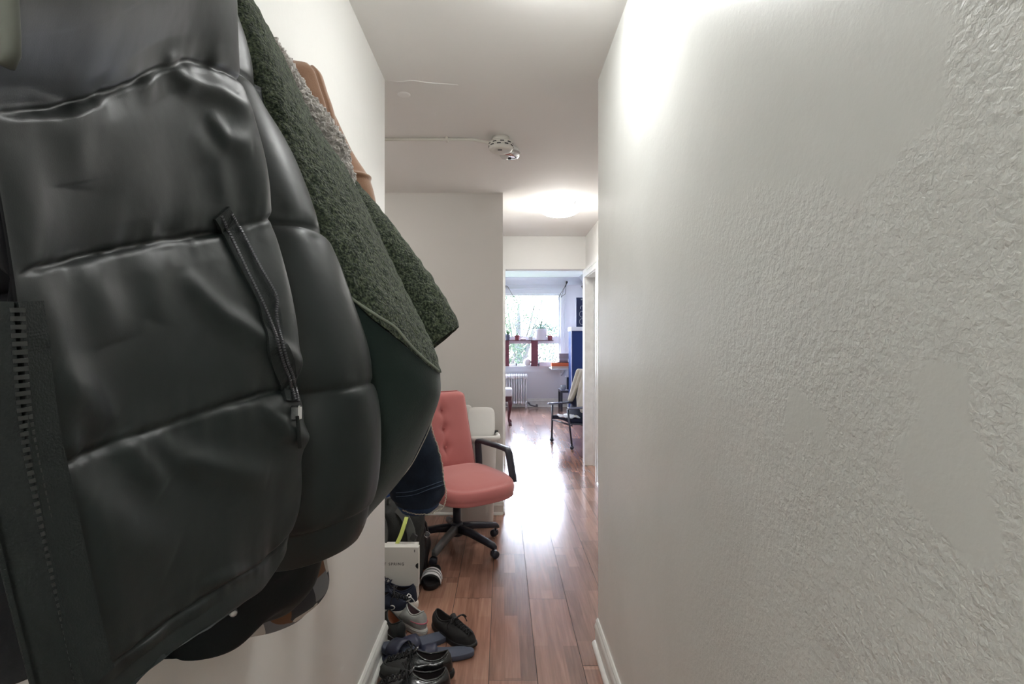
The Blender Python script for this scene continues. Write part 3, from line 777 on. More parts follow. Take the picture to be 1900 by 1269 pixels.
# ---------------------------------------------------------------- pink office chair
M_pink = mat('salmon upholstery', (.47,.155,.145), .75, spec=.3, bump=(500,.35,2,.001), bump2=(10,.2,2,.004), sheen=.3)
M_pinkd = mat('salmon piping', (.36,.09,.085), .6)
M_navyp = mat('dark blue black plastic', (.022,.024,.035), .38, spec=.5, bump=(500,.1))
M_greypl = mat('worn grey plastic', (.10,.10,.10), .5)
CX, CY, CA = -.268, 3.30, math.radians(-54)     # chair faces +X in its own frame
oc = thing('office_chair', 'salmon pink tufted swivel office chair with dark arms on a five star base', 'office chair', (CX,CY,0), CA)
def cushion(w0, w1, h, th, ncol, nrow, dents, crown=.02, edge=.5):
    """upright padded slab: width along Y, height along Z, face at +X"""
    bm = bmesh.new(); rings = []
    def prof(s):   # around the slab thickness: s 0..1 over the front face is handled by the grid
        return s
    G = []
    for i in range(nrow+1):
        v = i/nrow; z = v*h; hw = (w0+(w1-w0)*v)/2
        rr = .045
        if z > h-rr: hw -= rr-math.sqrt(max(0, rr*rr-(z-(h-rr))**2))
        if z < rr*.6: hw -= (rr*.6-z)*.3
        ring = []
        for j in range(ncol+1):
            u = j/ncol*2-1; y = u*hw
            e = (1-abs(u)**6)**.5 if abs(u) < 1 else 0
            ez = (1-abs(2*v-1)**14)**.5 if 0 < v < 1 else 0
            x = th*.5+(crown+th*.5)*min(e, 1)*ez
            for (dy, dz_, da, dr) in dents:
                q = ((y-dy)**2+(z-dz_)**2)/(dr*dr); x -= da*math.exp(-q)
                # pulled fold running down from each button
                x -= da*.35*math.exp(-((y-dy)/.012)**2)*math.exp(-((z-dz_)/.07)**2)
            ring.append(Vector((x, y, z)))
        back = [Vector((0, p.y, p.z)) for p in reversed(ring)]
        G.append(ring+back)
    loft(bm, G); bmesh.ops.recalc_face_normals(bm, faces=bm.faces); return bm
def seatmesh():
    """seat pad: rounded front, raised rear, welt round the top"""
    bm = bmesh.new(); rings = []
    def out(t, k):
        c, s = math.cos(t), math.sin(t)
        e = 2/4.2
        x = .245*k*math.copysign(abs(c)**e, c); y = .255*k*math.copysign(abs(s)**e, s)
        if x > 0: x += .035*(1-(y/.26)**2)*k
        return x, y
    for (k, z) in ((.90,0),(.985,.004),(1.02,.012),(1.0,.022),(1.03,.045),(1.035,.07),(1.01,.092),(.97,.103),(.96,.101),(.90,.112),(.75,.120),(.5,.124),(.25,.125),(.02,.125)):
        r = []
        for i in range(72):
            x, y = out(2*PI*i/72, k)
            dz = -.018*sm(.05,.28,x)*(1 if z > .03 else .4)
            r.append(Vector((x, y, z+dz)))
        rings.append(r)
    loft(bm, rings); bmesh.ops.recalc_face_normals(bm, faces=bm.faces); return bm
SZ = .395
o = obj('seat', seatmesh(), M_pink, oc); o.location = (.05,0,SZ); o.rotation_euler = (0,.03,0)
bt = [(0,.16+k*.125,.022,.030) for k in range(3)]
o = obj('backrest', cushion(.465,.41,.535,.05,40,60,bt,.022), M_pink, oc); o.location = (-.215,0,SZ+.07); o.rotation_euler = (0,math.radians(-12),0)
bk = o
for k in range(3):
    bm = bmesh.new(); bmesh.ops.create_uvsphere(bm, u_segments=14, v_segments=8, radius=.0085, matrix=T(.060,0,.16+k*.125)@Matrix.Diagonal((.6,1,1,1))); obj('button', bm, M_pinkd, bk, True)
bm = bmesh.new()
edge = []
for i in range(60):
    v = i/59; z = .02+v*.495; hw = (.465+(.41-.465)*v)/2+.001
    if z > .49: hw -= .045-math.sqrt(max(0,.045**2-(z-.49)**2))
    edge.append(Vector((.028,hw,z)))
tube(bm, edge+[Vector((.028,y,.537)) for y in (.15,.1,0,-.1,-.15)]+[Vector((p.x,-p.y,p.z)) for p in reversed(edge)], .004, 8); obj('welt', bm, M_pinkd, bk)
M = box(-.022,.0,-.20,.20,.04,.52,.01); obj('back_shell', M, M_navyp, bk)
# loop arms
for s in (-1, 1):
    y = s*.275
    pts = [(-.20,y,SZ+.05),(-.205,y,SZ+.14),(-.215,y,SZ+.235),(-.20,y,SZ+.252),(-.12,y,SZ+.252),(.04,y,SZ+.25),(.12,y,SZ+.245),(.142,y,SZ+.235),(.158,y,SZ+.20),(.185,y,SZ+.10),(.20,y,SZ+.045)]
    bm = bmesh.new(); P = [Vector(p) for p in pts]; rings = []
    P = [P[0], P[1], P[2]]+spline([P[2],P[3],P[4]],6)[1:-1]+[P[4],P[5]]+spline([P[5],P[6],P[7],P[8],P[9]],14)[1:-1]+[P[9],P[10]]
    for i, p in enumerate(P):
        d = (P[min(i+1,len(P)-1)]-P[max(i-1,0)]).normalized(); n_ = Vector((-d.z,0,d.x)); yy = Vector((0,1,0))
        a, b = .024, .013
        rings.append([p+yy*a*.75+n_*b, p+yy*a+n_*b*.5, p+yy*a-n_*b*.5, p+yy*a*.75-n_*b, p-yy*a*.75-n_*b, p-yy*a-n_*b*.5, p-yy*a+n_*b*.5, p-yy*a*.75+n_*b])
    loft(bm, rings); bmesh.ops.recalc_face_normals(bm, faces=bm.faces); obj('armrest', bm, M_navyp, oc)
bm = box(-.16,.12,-.10,.10,SZ-.035,SZ+.002,.01); add_box(bm, -.18,-.05,-.05,.05,SZ-.06,SZ-.03); obj('tilt_mechanism', bm, M_navyp, oc)
BO = R(-CA,'Z')@Vector((-.03,.075,0)); TB = T(BO.x,BO.y,0)
lobj('column', [(.001,.12),(.026,.12),(.026,.27),(.018,.27),(.018,SZ-.03),(.001,SZ-.03)], M_navyp, oc, 24, TB)
lobj('hub', [(.001,.075),(.036,.075),(.040,.085),(.040,.150),(.034,.160),(.001,.160)], M_navyp, oc, 28, TB)
a0 = None
base_ang = [math.radians(a)-CA for a in (-38, 34, 106, 178, 250)]
for k, a in enumerate(base_ang):
    bm = bmesh.new(); rings = []
    for (r, z, hw, hh) in ((.03,.125,.024,.024),(.12,.118,.022,.020),(.24,.095,.020,.017),(.31,.080,.019,.016),(.325,.072,.014,.010)):
        rings.append([Vector((r, y_, z+z_)) for y_, z_ in ((-hw,-hh),(hw,-hh),(hw,hh*.5),(hw*.6,hh),(-hw*.6,hh),(-hw,hh*.5))])
    loft(bm, rings); bmesh.ops.recalc_face_normals(bm, faces=bm.faces); bm.transform(TB@R(a,'Z'))
    lg = obj('base_arm', bm, M_greypl if k == 4 else M_navyp, oc)
    if k == 4: lg['label'] = 'worn grey base arm'
    M0 = TB@R(a,'Z')@T(.305,0,0); sw = R(1.1+k,'Z')
    bm = bmesh.new()
    for s in (-1,1):
        lathe(bm, [(.001,-.011),(.018,-.011),(.024,-.006),(.025,.004),(.020,.011),(.001,.011)], 24, M0@sw@T(.012,s*.012,.0255)@R(PI/2,'X'))
    tube(bm, [M0@Vector((0,0,.075)), M0@Vector((0,0,.035))], .006, 10)
    bm2 = box(-.012,.022,-.013,.013,.030,.048,.005,2,M0@sw); me_ = bpy.data.meshes.new('tmp'); bm2.to_mesh(me_); bm.from_mesh(me_); bm2.free(); bpy.data.meshes.remove(me_)
    bmesh.ops.recalc_face_normals(bm, faces=bm.faces)
    obj('caster', bm, M_navyp, lg)

# ---------------------------------------------------------------- waste bin
M_bin = mat('off white bin plastic', (.66,.65,.62), .35, spec=.4, bump=(8,.1,2,.004))
bn_ = thing('waste_bin', 'white plastic waste bin with its lid tilted open, standing behind the pink chair', 'waste bin', (-.19,3.81,0), .12)
def sqr(prof, a, b, e=4.5): return dict(prof=prof, sq=(a,b,e))
lobj('body', [(.001,.0),(.80,.0),(.82,.008),(1.0,.625),(1.0,.64),(.97,.64),(.78,.02),(.001,.02)], M_bin, bn_, 64, sq=(.145,.125,4))
bm = bmesh.new()
ringp = []
for i in range(64):
    t = 2*PI*i/64; c, s = math.cos(t), math.sin(t); ringp.append(Vector((.156*math.copysign(abs(c)**.5,c), .135*math.copysign(abs(s)**.5,s), .645)))
rings = []
for i, p in enumerate(ringp):
    nrm_ = Vector((p.x/.156, p.y/.135, 0)).normalized()
    rings.append([p+nrm_*.016*math.cos(q)+Vector((0,0,.021*math.sin(q))) for q in [2*PI*k/12 for k in range(12)]])
rings.append(rings[0]); V = loft(bm, rings, False, False); bmesh.ops.remove_doubles(bm, verts=V[0]+V[-1], dist=1e-6)
bmesh.ops.recalc_face_normals(bm, faces=bm.faces); obj('rim', bm, M_bin, bn_)
def lidmesh(a, b, h, th=.028, top=.0):
    bm = bmesh.new(); rings = []
    for (k, y) in ((.001,.004),(.7,.003),(.9,0),(1,-.006),(1.0,-th),(.96,-th),(.92,-.010),(.001,-.008)):
        r = []
        for i in range(56):
            t = 2*PI*i/56; c, s = math.cos(t), math.sin(t)
            r.append(Vector((a*k*math.copysign(abs(c)**.42,c), -y*1, b+b*k*math.copysign(abs(s)**.42,s))))
        rings.append(r)
    loft(bm, rings); bmesh.ops.recalc_face_normals(bm, faces=bm.faces); return bm
o = obj('lid', lidmesh(.105,.118,0), M_bin, bn_); o.location = (.030,.00,.632); o.rotation_euler = (math.radians(-24),0,math.radians(-6)); lid_ = o
o = obj('rear_panel', lidmesh(.085,.115,0,.012), M_bin, bn_); o.location = (-.085,.09,.632); o.rotation_euler = (math.radians(-10),math.radians(-6),0)
bm = box(-.030,.030,-.016,-.002,.185,.207,.009,3); obj('grip_slot', bm, M_dark, o)
bm = box(-.02,.03,-.02,.01,-.012,.012,.004); o2 = obj('hinge', bm, M_dark, bn_); o2.location = (.135,.05,.665)

# ---------------------------------------------------------------- backpack
M_pack = mat('charcoal backpack cloth', (.030,.031,.030), .75, bump=(260,.6,2,.002), bump2=(14,.6,3,.01), spec=.3)
M_strap = mat('grey webbing', (.075,.078,.075), .7, bump=(500,.5,2,.001))
M_leather = mat('black glossy leather', (.010,.010,.012), .28, spec=.6, bump=(18,.6,3,.008), bump2=(300,.15))
bp = thing('backpack', 'charcoal backpack with a yellow-green cord slumped behind the white shoe box', 'backpack', (-.665,2.87,0), -.2)
def blob(prof, a, b, e, amp, f, lean=(0,0), n=90):
    rings = []
    for k, z in prof:
        r = []
        for i in range(n):
            t = 2*PI*i/n; c, s = math.cos(t), math.sin(t)
            p = Vector((a*k*math.copysign(abs(c)**(2/e),c)+lean[0]*z, b*k*math.copysign(abs(s)**(2/e),s)+lean[1]*z, z))
            d = Vector((c,s,.2)).normalized()*noise.noise(p*f)*amp
            r.append(p+d)
        rings.append(r)
    dense = [spline([rings[i][j] for i in range(len(rings))], 60) for j in range(n)]
    return [[dense[j][i] for j in range(n)] for i in range(60)]
bm = bmesh.new(); loft(bm, blob([(.85,0.004),(1,.03),(1.02,.14),(1.0,.24),(.95,.33),(.8,.40),(.4,.435),(.02,.44)], .205,.12,3,.034,13,(.05,.15))); bmesh.ops.recalc_face_normals(bm, faces=bm.faces); bb = obj('body', bm, M_pack, bp)
bm = bmesh.new(); loft(bm, blob([(.9,0),(1,.02),(1,.10),(.9,.16),(.5,.19),(.02,.195)], .15,.06,3,.022,18)); bmesh.ops.recalc_face_normals(bm, faces=bm.faces); bm.transform(T(.02,-.115,.05)); obj('front_pocket', bm, M_pack, bp)
def bstrap(name, pts, w, th, m, parent, up=(0,0,1)):
    bm = bmesh.new(); P = spline(pts, 30); rings = []
    for i, p in enumerate(P):
        d = (P[min(i+1,29)]-P[max(i-1,0)]).normalized(); s = d.cross(Vector(up))
        s = s.normalized() if s.length > .05 else Vector((1,0,0)); n_ = s.cross(d).normalized()
        rings.append([p+s*w+n_*th, p+s*w-n_*th, p-s*w-n_*th, p-s*w+n_*th])
    loft(bm, rings)
    for f in bm.faces: f.smooth = False
    bmesh.ops.recalc_face_normals(bm, faces=bm.faces); return obj(name, bm, m, parent)
bstrap('reflective_cord', [(.170,-.075,.40),(.168,-.108,.365),(.158,-.128,.32),(.142,-.138,.28),(.125,-.140,.23)], .010, .003, mat('yellow green cord',(.60,.68,.18),.5), bp, (0,-1,.2))
bstrap('shoulder_strap', [(.10,-.03,.425),(.15,-.06,.40),(.20,-.09,.33),(.21,-.10,.22),(.205,-.12,.12),(.20,-.13,.03)], .022, .006, M_strap, bp, (0,-1,.4))
bstrap('shoulder_strap', [(-.03,-.06,.43),(.03,-.10,.39),(.06,-.125,.32),(.05,-.15,.22),(-.0,-.17,.05)], .024, .006, M_strap, bp, (0,-1,.4))
tubes('haul_loop', [spline([(.02,.02,.43),(.04,-.01,.475),(.10,-.02,.47),(.12,-.01,.42)], 20)], .008, M_strap, bp)
bm = box(-.016,.016,-.006,.006,-.022,.022,.004,2,T(.215,-.095,.30)@R(.5,'Y')); obj('buckle', bm, M_dark, bp)
# black leather bag standing between the backpack and the sandal
lb = thing('leather_bag', 'small crumpled black leather bag between the backpack and the chair base', 'bag', (-.492,3.075,0), .1)
bm = bmesh.new(); loft(bm, blob([(.85,0.003),(1,.03),(1,.12),(.95,.19),(.75,.24),(.35,.265),(.02,.27)], .056,.070,2.6,.022,16)); bmesh.ops.recalc_face_normals(bm, faces=bm.faces); obj('body', bm, M_leather, lb)
tubes('handle', [spline([(-.05,-.05,.23),(-.03,-.07,.30),(.02,-.07,.31),(.05,-.05,.22)], 24)], .007, M_leather, lb)
tubes('ring', [[(.045+.016*math.cos(t), -.072, .215+.016*math.sin(t)) for t in [2*PI*k/20 for k in range(21)]]], .0025, M_chrome, lb)
# blue shopping bag with patterned side behind, under the denim
bg = thing('tote_bag', 'blue patterned bag standing behind the backpack under the denim jacket', 'bag', (-.66,3.35,0), 0)
M_blue = mat('cobalt blue bag', (.02,.06,.22), .6, bump=(16,.6,3,.01), var=((.35,.42,.55),16,.62,.66))
bm = bmesh.new(); loft(bm, blob([(.92,0.003),(1,.02),(1,.3),(.97,.42),(.93,.455),(.8,.458),(.02,.43)], .15,.09,5,.012,9)); bmesh.ops.recalc_face_normals(bm, faces=bm.faces); obj('body', bm, M_blue, bg)
tubes('handle', [spline([(-.08,-.09,.40),(-.07,-.10,.50),(.0,-.10,.53),(.06,-.10,.49),(.07,-.09,.40)], 24)], .007, mat('lime green handle',(.35,.55,.25),.6), bg)

# ---------------------------------------------------------------- shoe box
M_card = mat('white printed card', (.68,.67,.63), .6, spec=.3)
sb = thing('shoe_box', 'white shoe box printed with lettering, standing on its side by the wall end', 'shoe box', (-.57,2.64,0), 0)
XB0, XB1, YB, HB = -.16, .145, 0.0, .287
bm = bmesh.new()
add_box(bm, XB0+.004, XB1-.004-.012, .012, .09, 0, HB-.006); bmesh.ops.recalc_face_normals(bm, faces=bm.faces); bmesh.ops.bevel(bm, geom=list(bm.edges), offset=.0015, segments=1, affect='EDGES')
obj('box_base', bm, M_card, sb)
bm = box(XB0, XB1-.004, 0, .035, .085, HB, .0015, 1); ld = obj('box_lid', bm, M_card, sb)
bm = bmesh.new(); n_ = 20
add = []
cx_, cz_ = XB1-.006, .192
vs = [bm.verts.new((cx_+.014*math.cos(PI/2+PI*k/n_), y_, cz_+.014*math.sin(PI/2+PI*k/n_))) for y_ in (-.0012, .0005) for k in range(n_+1)]
bm.faces.new(vs[:n_+1]); bm.faces.new(vs[n_+1:][::-1])
for k in range(n_): bm.faces.new((vs[k], vs[k+1], vs[n_+2+k], vs[n_+1+k]))
obj('thumb_hole', bm, M_dark, ld)
def text(name, s, size, loc, rot, m, parent, space=1.2):
    cu = bpy.data.curves.new(name, 'FONT'); cu.body = s; cu.size = size; cu.extrude = .0004; cu.space_character = space; cu.align_x = 'RIGHT'
    to = bpy.data.objects.new(name+'_tmp', cu); C.objects.link(to); bpy.context.view_layer.update()
    me_ = bpy.data.meshes.new_from_object(to.evaluated_get(bpy.context.evaluated_depsgraph_get())); bpy.data.objects.remove(to)
    me_.materials.clear(); me_.materials.append(m); o = bpy.data.objects.new(name, me_); o.location = loc; o.rotation_euler = rot
    return link(o, parent)
text('lettering', 'T SPRING', .019, (.067,-.0008,.195), (PI/2,0,0), M_dark, ld, 1.35)
bm = box(.118,.122,-.001,.0005,.262,.275); obj('printed_mark', bm, M_dark, ld)

# ---------------------------------------------------------------- footwear
def outline(L, w, t, arch=.16, sq=1.0):
    """sole outline; t 0..2pi starts at the toe; Y forward, centred"""
    c, s = math.cos(t), math.sin(t)
    y = L/2*math.copysign(abs(c)**(.9*sq), c)
    q = (y/(L/2)+1)/2
    hw = w*(.40+.10*sm(.35,.72,q)-.06*math.exp(-((q-.38)/.16)**2)*arch*4)
    return hw*math.copysign(abs(s)**.82, s), y
def shoe(t, L, w, mats, hh=.075, sole=.028, toe=.05, laces=True, op=.52, oplen=.20, logo=None, heel_h=None, welt=False, soft=0, seed=0):
    Mu, Ms, Mi, Ml = mats
    n = 64; rings = []
    for (k, z) in ((.90,0),(.98,.002),(1.0,.006),(1.02,sole*.55),(1.0,sole*.9),(.95,sole),(.5,sole),(.01,sole)):
        rings.append([Vector((*[q*k for q in outline(L, w, 2*PI*i/n)], z+(.008*sm(.75,1,outline(L,w,2*PI*i/n)[1]/(L/2)) if z < .01 else 0)+(.006*sm(.6,1,outline(L,w,2*PI*i/n)[1]/(L/2))))) for i in range(n)])
    bm = bmesh.new(); loft(bm, rings); bmesh.ops.recalc_face_normals(bm, faces=bm.faces); obj('sole', bm, Ms, t)
    # upper: rings run from the sole's edge to the opening
    def opening(th):
        c, s = math.cos(th), math.sin(th)
        y = -L/2+L*.265+.012+ (oplen*L*1.15)*c; x = w*.27*s*(1-.25*max(0,c))
        z = hh*(1.0+.16*max(0,-c)**3+.22*max(0,c)**2)-.012*abs(s)**2
        return Vector((x,y,z+sole*.6))
    G = []; NR = 22
    for r in range(NR+1):
        s_ = r/NR; ring = []
        for i in range(n):
            th = 2*PI*i/n; c = math.cos(th)
            ox, oy = outline(L, w, th); a = Vector((ox*.955, oy*.965, sole*.92+.005*sm(.6,1,oy/(L/2)))); b = opening(th)
            front = max(0, c)
            g = s_**(1.9-0.75*front)
            zt = (1-(1-s_)**(1.35+.9*front))
            z = a.z+(b.z-a.z)*(zt*(1-front)+front*(min(1,(s_/.22))**.6*toe/(b.z-a.z)*.75+(1-toe*.75/(b.z-a.z))*max(0,(s_-.1)/.9)**1.15))
            p = Vector((a.x+(b.x-a.x)*g, a.y+(b.y-a.y)*g, z))
            bulge = math.sin(PI*s_)*.006*(1-front)
            p.x += math.copysign(bulge, a.x) if abs(a.x) > .01 else 0
            p += Vector((1,.4,1))*noise.noise(p*28+Vector((seed,0,0)))*(.002+soft)
            ring.append(p)
        G.append(ring)
    G.append([p+Vector((0,0,.002)) + (Vector((0,-L*.23,p.z))-p).normalized()*.003 for p in G[-1]])
    # lining goes down inside
    bm = bmesh.new(); loft(bm, G, False, False); bmesh.ops.recalc_face_normals(bm, faces=bm.faces)
    up_ = obj('upper', bm, Mu, t)
    rim = G[-1]
    Gi = [rim]
    for dz, k in ((.012,.96),(.035,.98),(.06,.95)):
        Gi.append([Vector((p.x*k, (p.y+L*.22)*k-L*.22, max(sole+.004, p.z-dz))) for p in rim])
    Gi.append([Vector((p.x*.02, -L*.22+(p.y+L*.22)*.02, sole+.004)) for p in rim])
    bm = bmesh.new(); loft(bm, Gi, False, False); obj('lining', bm, Mi, t)
    bm = bmesh.new(); tube(bm, rim, .0035, 8, closed=True); obj('collar', bm, Mu, t)
    bv = BVHTree.FromPolygons([v.co.copy() for v in up_.data.vertices], [list(p.vertices) for p in up_.data.polygons])
    def top(x, y, l=.002):
        h = bv.ray_cast(Vector((x,y,.3)), Vector((0,0,-1))); return (h[0]+Vector((0,0,l))) if h[0] else Vector((x,y,hh))
    y_o = opening(0).y
    if laces:
        # tongue
        bm = bmesh.new(); tw = w*.14
        P = [top(0, y_o+.10*L/.28*k/5+.004, .001) for k in range(6)]
        R_ = [[p+Vector((-tw,0,-.002)), p+Vector((-tw*.6,0,.002)), p+Vector((0,0,.003)), p+Vector((tw*.6,0,.002)), p+Vector((tw,0,-.002)), p+Vector((0,0,-.006))] for p in [P[0]+Vector((0,-.02,.016))]+P]
        loft(bm, R_); bmesh.ops.recalc_face_normals(bm, faces=bm.faces); obj('tongue', bm, Mu, t)
        bm = bmesh.new(); rnd = random.Random(seed+5)
        for k in range(6):
            yy = y_o+.010+k*.017*L/.28; ww = w*(.17-.008*k)
            tube(bm, spline([top(-ww,yy-.004,.001), top(-ww*.5,yy,.006), top(0,yy+.003,.009), top(ww*.5,yy+.006,.006), top(ww,yy+.010,.001)], 10), .0026, 6)
            tube(bm, spline([top(ww,yy-.004,.001), top(ww*.5,yy,.007), top(0,yy+.003,.011), top(-ww*.5,yy+.006,.006), top(-ww,yy+.010,.001)], 10), .0026, 6)
        k0 = top(0, y_o+.012, .012)
        for a in (.5, 2.5, 3.5, 5.6):
            d = Vector((math.cos(a), math.sin(a)*.6, 0))
            if a in (.5, 2.5):
                tube(bm, spline([k0, k0+d*.03+Vector((0,.006,.012)), k0+d*.05+Vector((0,.002,-.004)), k0+d*.03+Vector((0,-.01,.004)), k0], 18), .0026, 6)
            else:
                tube(bm, spline([k0, k0+d*.03+Vector((0,.01,.005)), k0+d*.055+Vector((0,.01,-.018)), k0+d*.06+Vector((0,.02,-.035))], 14), .0024, 6)
        bmesh.ops.recalc_face_normals(bm, faces=bm.faces); obj('laces', bm, Ml, t)
    return t, bv, top
def put(name, label, cat, px, py, rz, group=None, z=0, rx=0, ry=0):
    """stand it on the floor at the spot the photograph shows"""
    Y = EYE*F/(py-HY); p = W(px, py, Y)
    t = thing(name, label, cat, (p.x, p.y, z), rz, group); t.rotation_euler = (rx, ry, rz); return t
M_blk = mat('black suede', (.014,.013,.013), .7, bump=(60,.5,3,.003), spec=.35)
M_blkg = mat('black shiny leather', (.010,.011,.012), .22, spec=.7, bump=(24,.7,3,.006), coat=.3)
M_rub = mat('black rubber', (.010,.010,.011), .5, spec=.4)
M_lace = mat('black lace', (.008,.008,.009), .65, bump=(900,.6))
M_in = mat('dark lining', (.018,.012,.012), .9)
M_navy = mat('navy knit', (.012,.016,.034), .8, bump=(500,.6,2,.001))
M_wsole = mat('white foam sole', (.66,.64,.60), .55, bump=(10,.15))
M_greyk = mat('light grey mesh', (.38,.38,.36), .75, bump=(400,.7,2,.001))
M_tanl = mat('tan leather lining', (.24,.09,.045), .6)
M_flip = mat('blue grey foam', (.065,.075,.11), .6, bump=(300,.3,2,.001))
M_suedeg = mat('worn grey black suede', (.045,.047,.044), .8, bump=(200,.6,2,.002))
# pair of shiny black lace-up sneakers, nearest
s1 = put('sneaker', 'shiny black lace-up sneaker nearest the camera, in front of its partner', 'shoe', 762, 1298, math.radians(100), 'pair of shiny black sneakers')
shoe(s1, .295, .105, (M_blkg, M_rub, M_in, M_lace), .072, .030, .052, seed=1)
s2 = put('sneaker', 'shiny black lace-up sneaker behind its nearer partner, beside the blue slides', 'shoe', 776, 1255, math.radians(93), 'pair of shiny black sneakers')
shoe(s2, .295, .105, (M_blkg, M_rub, M_in, M_lace), .072, .030, .052, seed=2)
s1.location = (-.335,1.93,0); s2.location = (-.340,2.055,0)
for s_ in (s1, s2):
    bm = bmesh.new(); rings = []
    for i in range(9):
        t_ = -1.15+2.3*i/8; ox, oy = outline(.295,.105,t_)
        rings.append([Vector((ox*1.0,oy*.99,.031)), Vector((ox*1.0,oy*.99,.050)), Vector((ox*.86,oy*.90,.068)), Vector((ox*.9,oy*.88,.030))])
    loft(bm, rings); bmesh.ops.recalc_face_normals(bm, faces=bm.faces); obj('toe_cap', bm, M_suedeg, s_)
# scuffed black skate shoe in the middle of the floor
s3 = put('sneaker', 'scuffed dull black skate shoe alone on the open floor', 'shoe', 841, 1184, math.radians(-134), None)
shoe(s3, .285, .104, (M_blk, M_rub, M_in, M_lace), .062, .025, .040, seed=3)
# light grey running shoe
s4 = put('sneaker', 'light grey running shoe with a pink line, heel toward the floor', 'shoe', 762, 1172, math.radians(28), None)
s4.location = (-.445,2.437,0); s4.rotation_euler.z = math.radians(46)
shoe(s4, .265, .095, (M_greyk, M_wsole, mat('grey pink lining',(.16,.10,.11),.8), mat('white lace',(.6,.6,.6),.7)), .070, .032, .050, seed=4)
tb_ = [Vector((outline(.268,.100,t_)[0]*1.0, outline(.268,.100,t_)[1]*.985, .058)) for t_ in [PI-1.1+2.2*k/24 for k in range(25)]]
tubes('pink_line', [tb_], .0022, mat('pink trim',(.55,.10,.16),.6), s4)
M_groove = mat('sole groove',(.30,.29,.27),.7)
for zg in (.012,.020): tubes('sole_groove', [[Vector((outline(.27,.0985,t_)[0]*1.0, outline(.268,.0985,t_)[1]*1.0, zg)) for t_ in [PI-1.5+3.0*k/30 for k in range(31)]]], .0012, M_groove, s4)
# black dress shoe with tan lining
s5 = put('dress_shoe', 'smooth black leather slip-on shoe with tan lining against the baseboard end', 'shoe', 727, 1196, math.radians(38), None)
s5.location = (-.522,2.375,0)
shoe(s5, .275, .098, (mat('smooth black leather',(.012,.014,.014),.35,spec=.5), M_rub, M_tanl, M_lace), .068, .030, .045, laces=False, seed=5)
tubes('welt', [[Vector((outline(.275,.101,t_)[0], outline(.278,.101,t_)[1], .031)) for t_ in [PI-1.9+3.8*k/40 for k in range(41)]]], .0014, mat('welt thread',(.30,.30,.28),.7), s5)
# navy and white sneaker leaning on the dress shoe
s6 = thing('sneaker', 'navy sneaker with a thick white toe rim leaning against the wall end', 'shoe', (-.572,2.42,.085), math.radians(-70))
s6.rotation_euler = (math.radians(-20), math.radians(18), math.radians(-72))
shoe(s6, .26, .092, (M_navy, M_wsole, M_in, M_lace), .062, .036, .045, seed=6)
tubes('side_emblem', [[Vector((.040+.002*math.cos(t_), .03+.013*math.cos(t_), .052+.010*math.sin(t_))) for t_ in [2*PI*k/20 for k in range(21)]]], .0028, M_wsole, s6)
# navy runner with its heel toward us in front of the box
s7 = thing('sneaker', 'navy knit running shoe with white sole lying in front of the shoe box', 'shoe', (-.560,2.58,.012), math.radians(86))
shoe(s7, .28, .098, (M_navy, M_wsole, M_in, mat('navy lace',(.01,.012,.025),.7)), .078, .038, .052, seed=7)
# slides
def slab(L, w, th, m, name, parent, rise=.0, z0=0):
    bm = bmesh.new(); n = 56; rings = []
    for k, z in ((.97,0),(1,.003),(1,th-.003),(.98,th),(.90,th-.001),(.86,th-.004),(.4,th-.005),(.01,th-.005)):
        rings.append([Vector((outline(L,w,2*PI*i/n,.12)[0]*k, outline(L,w,2*PI*i/n,.12)[1]*k, z+z0)) for i in range(n)])
    loft(bm, rings); bmesh.ops.recalc_face_normals(bm, faces=bm.faces); return obj(name, bm, m, parent)
def band(w, h, y0, y1, th, m, name, parent, z0=.012, mid=None, squash=1, NS=3, slant=0):
    bm = bmesh.new(); rings = []
    for i in range(25):
        a = PI*i/24; x = -w*math.cos(a); z = z0+h*math.sin(a)**.75
        rr = []
        for (yy, o_) in ((y0,th),(y0*.67+y1*.33,th+.002),(y0*.33+y1*.67,th+.002),(y1,th),(y1,0),(y0,0)):
            k = 1+o_/w; q = (yy-y0)/(y1-y0)
            rr.append(Vector((x*k, yy+slant*x, z+o_*math.sin(a)-q*h*.12*math.sin(a))))
        rings.append(rr)
    loft(bm, rings); bmesh.ops.recalc_face_normals(bm, faces=bm.faces); return obj(name, bm, m, parent)
sl_ = put('slide_sandal', 'black slide sandal with three white stripes beside the shoe box', 'sandal', 797, 1072, math.radians(180), None)
sl_.location = (W(797,1095,2.78).x, 2.905, 0)
slab(.27,.108,.030,M_rub,'sole',sl_)
band(.050,.058,.005,.100,.004,M_rub,'strap',sl_)
M_stripe = mat('white stripe',(.78,.77,.78),.5)
for k in range(3):
    y0 = .012+k*.028
    band(.0515,.0605,y0,y0+.018,.004,M_stripe,'stripe',sl_)
def fslide(px, py, rz, label, z=0, rx=0, ry=0):
    t = put('slide_sandal', label, 'sandal', px, py, rz, 'navy foam slides', z, rx, ry)
    slab(.275,.100,.022,M_flip,'sole',t)
    b_ = band(.047,.040,.020,.085,.003,mat('navy strap',(.02,.024,.05),.4) if 'navy strap' not in MATS else MATS['navy strap'],'strap',t)
    return t
fslide(783,1199,math.radians(122),'navy foam slide whose rounded end sticks out below the running shoe')
fslide(820,1222,math.radians(100),'navy foam slide pointing to the open floor, behind the shiny black sneakers', .003)
fslide(758,1232,math.radians(64),'navy foam slide lying across another by the baseboard, tilted up', .030, 0, .10)
fslide(752,1246,math.radians(48),'navy foam slide lowest by the baseboard, half under another slide', 0)

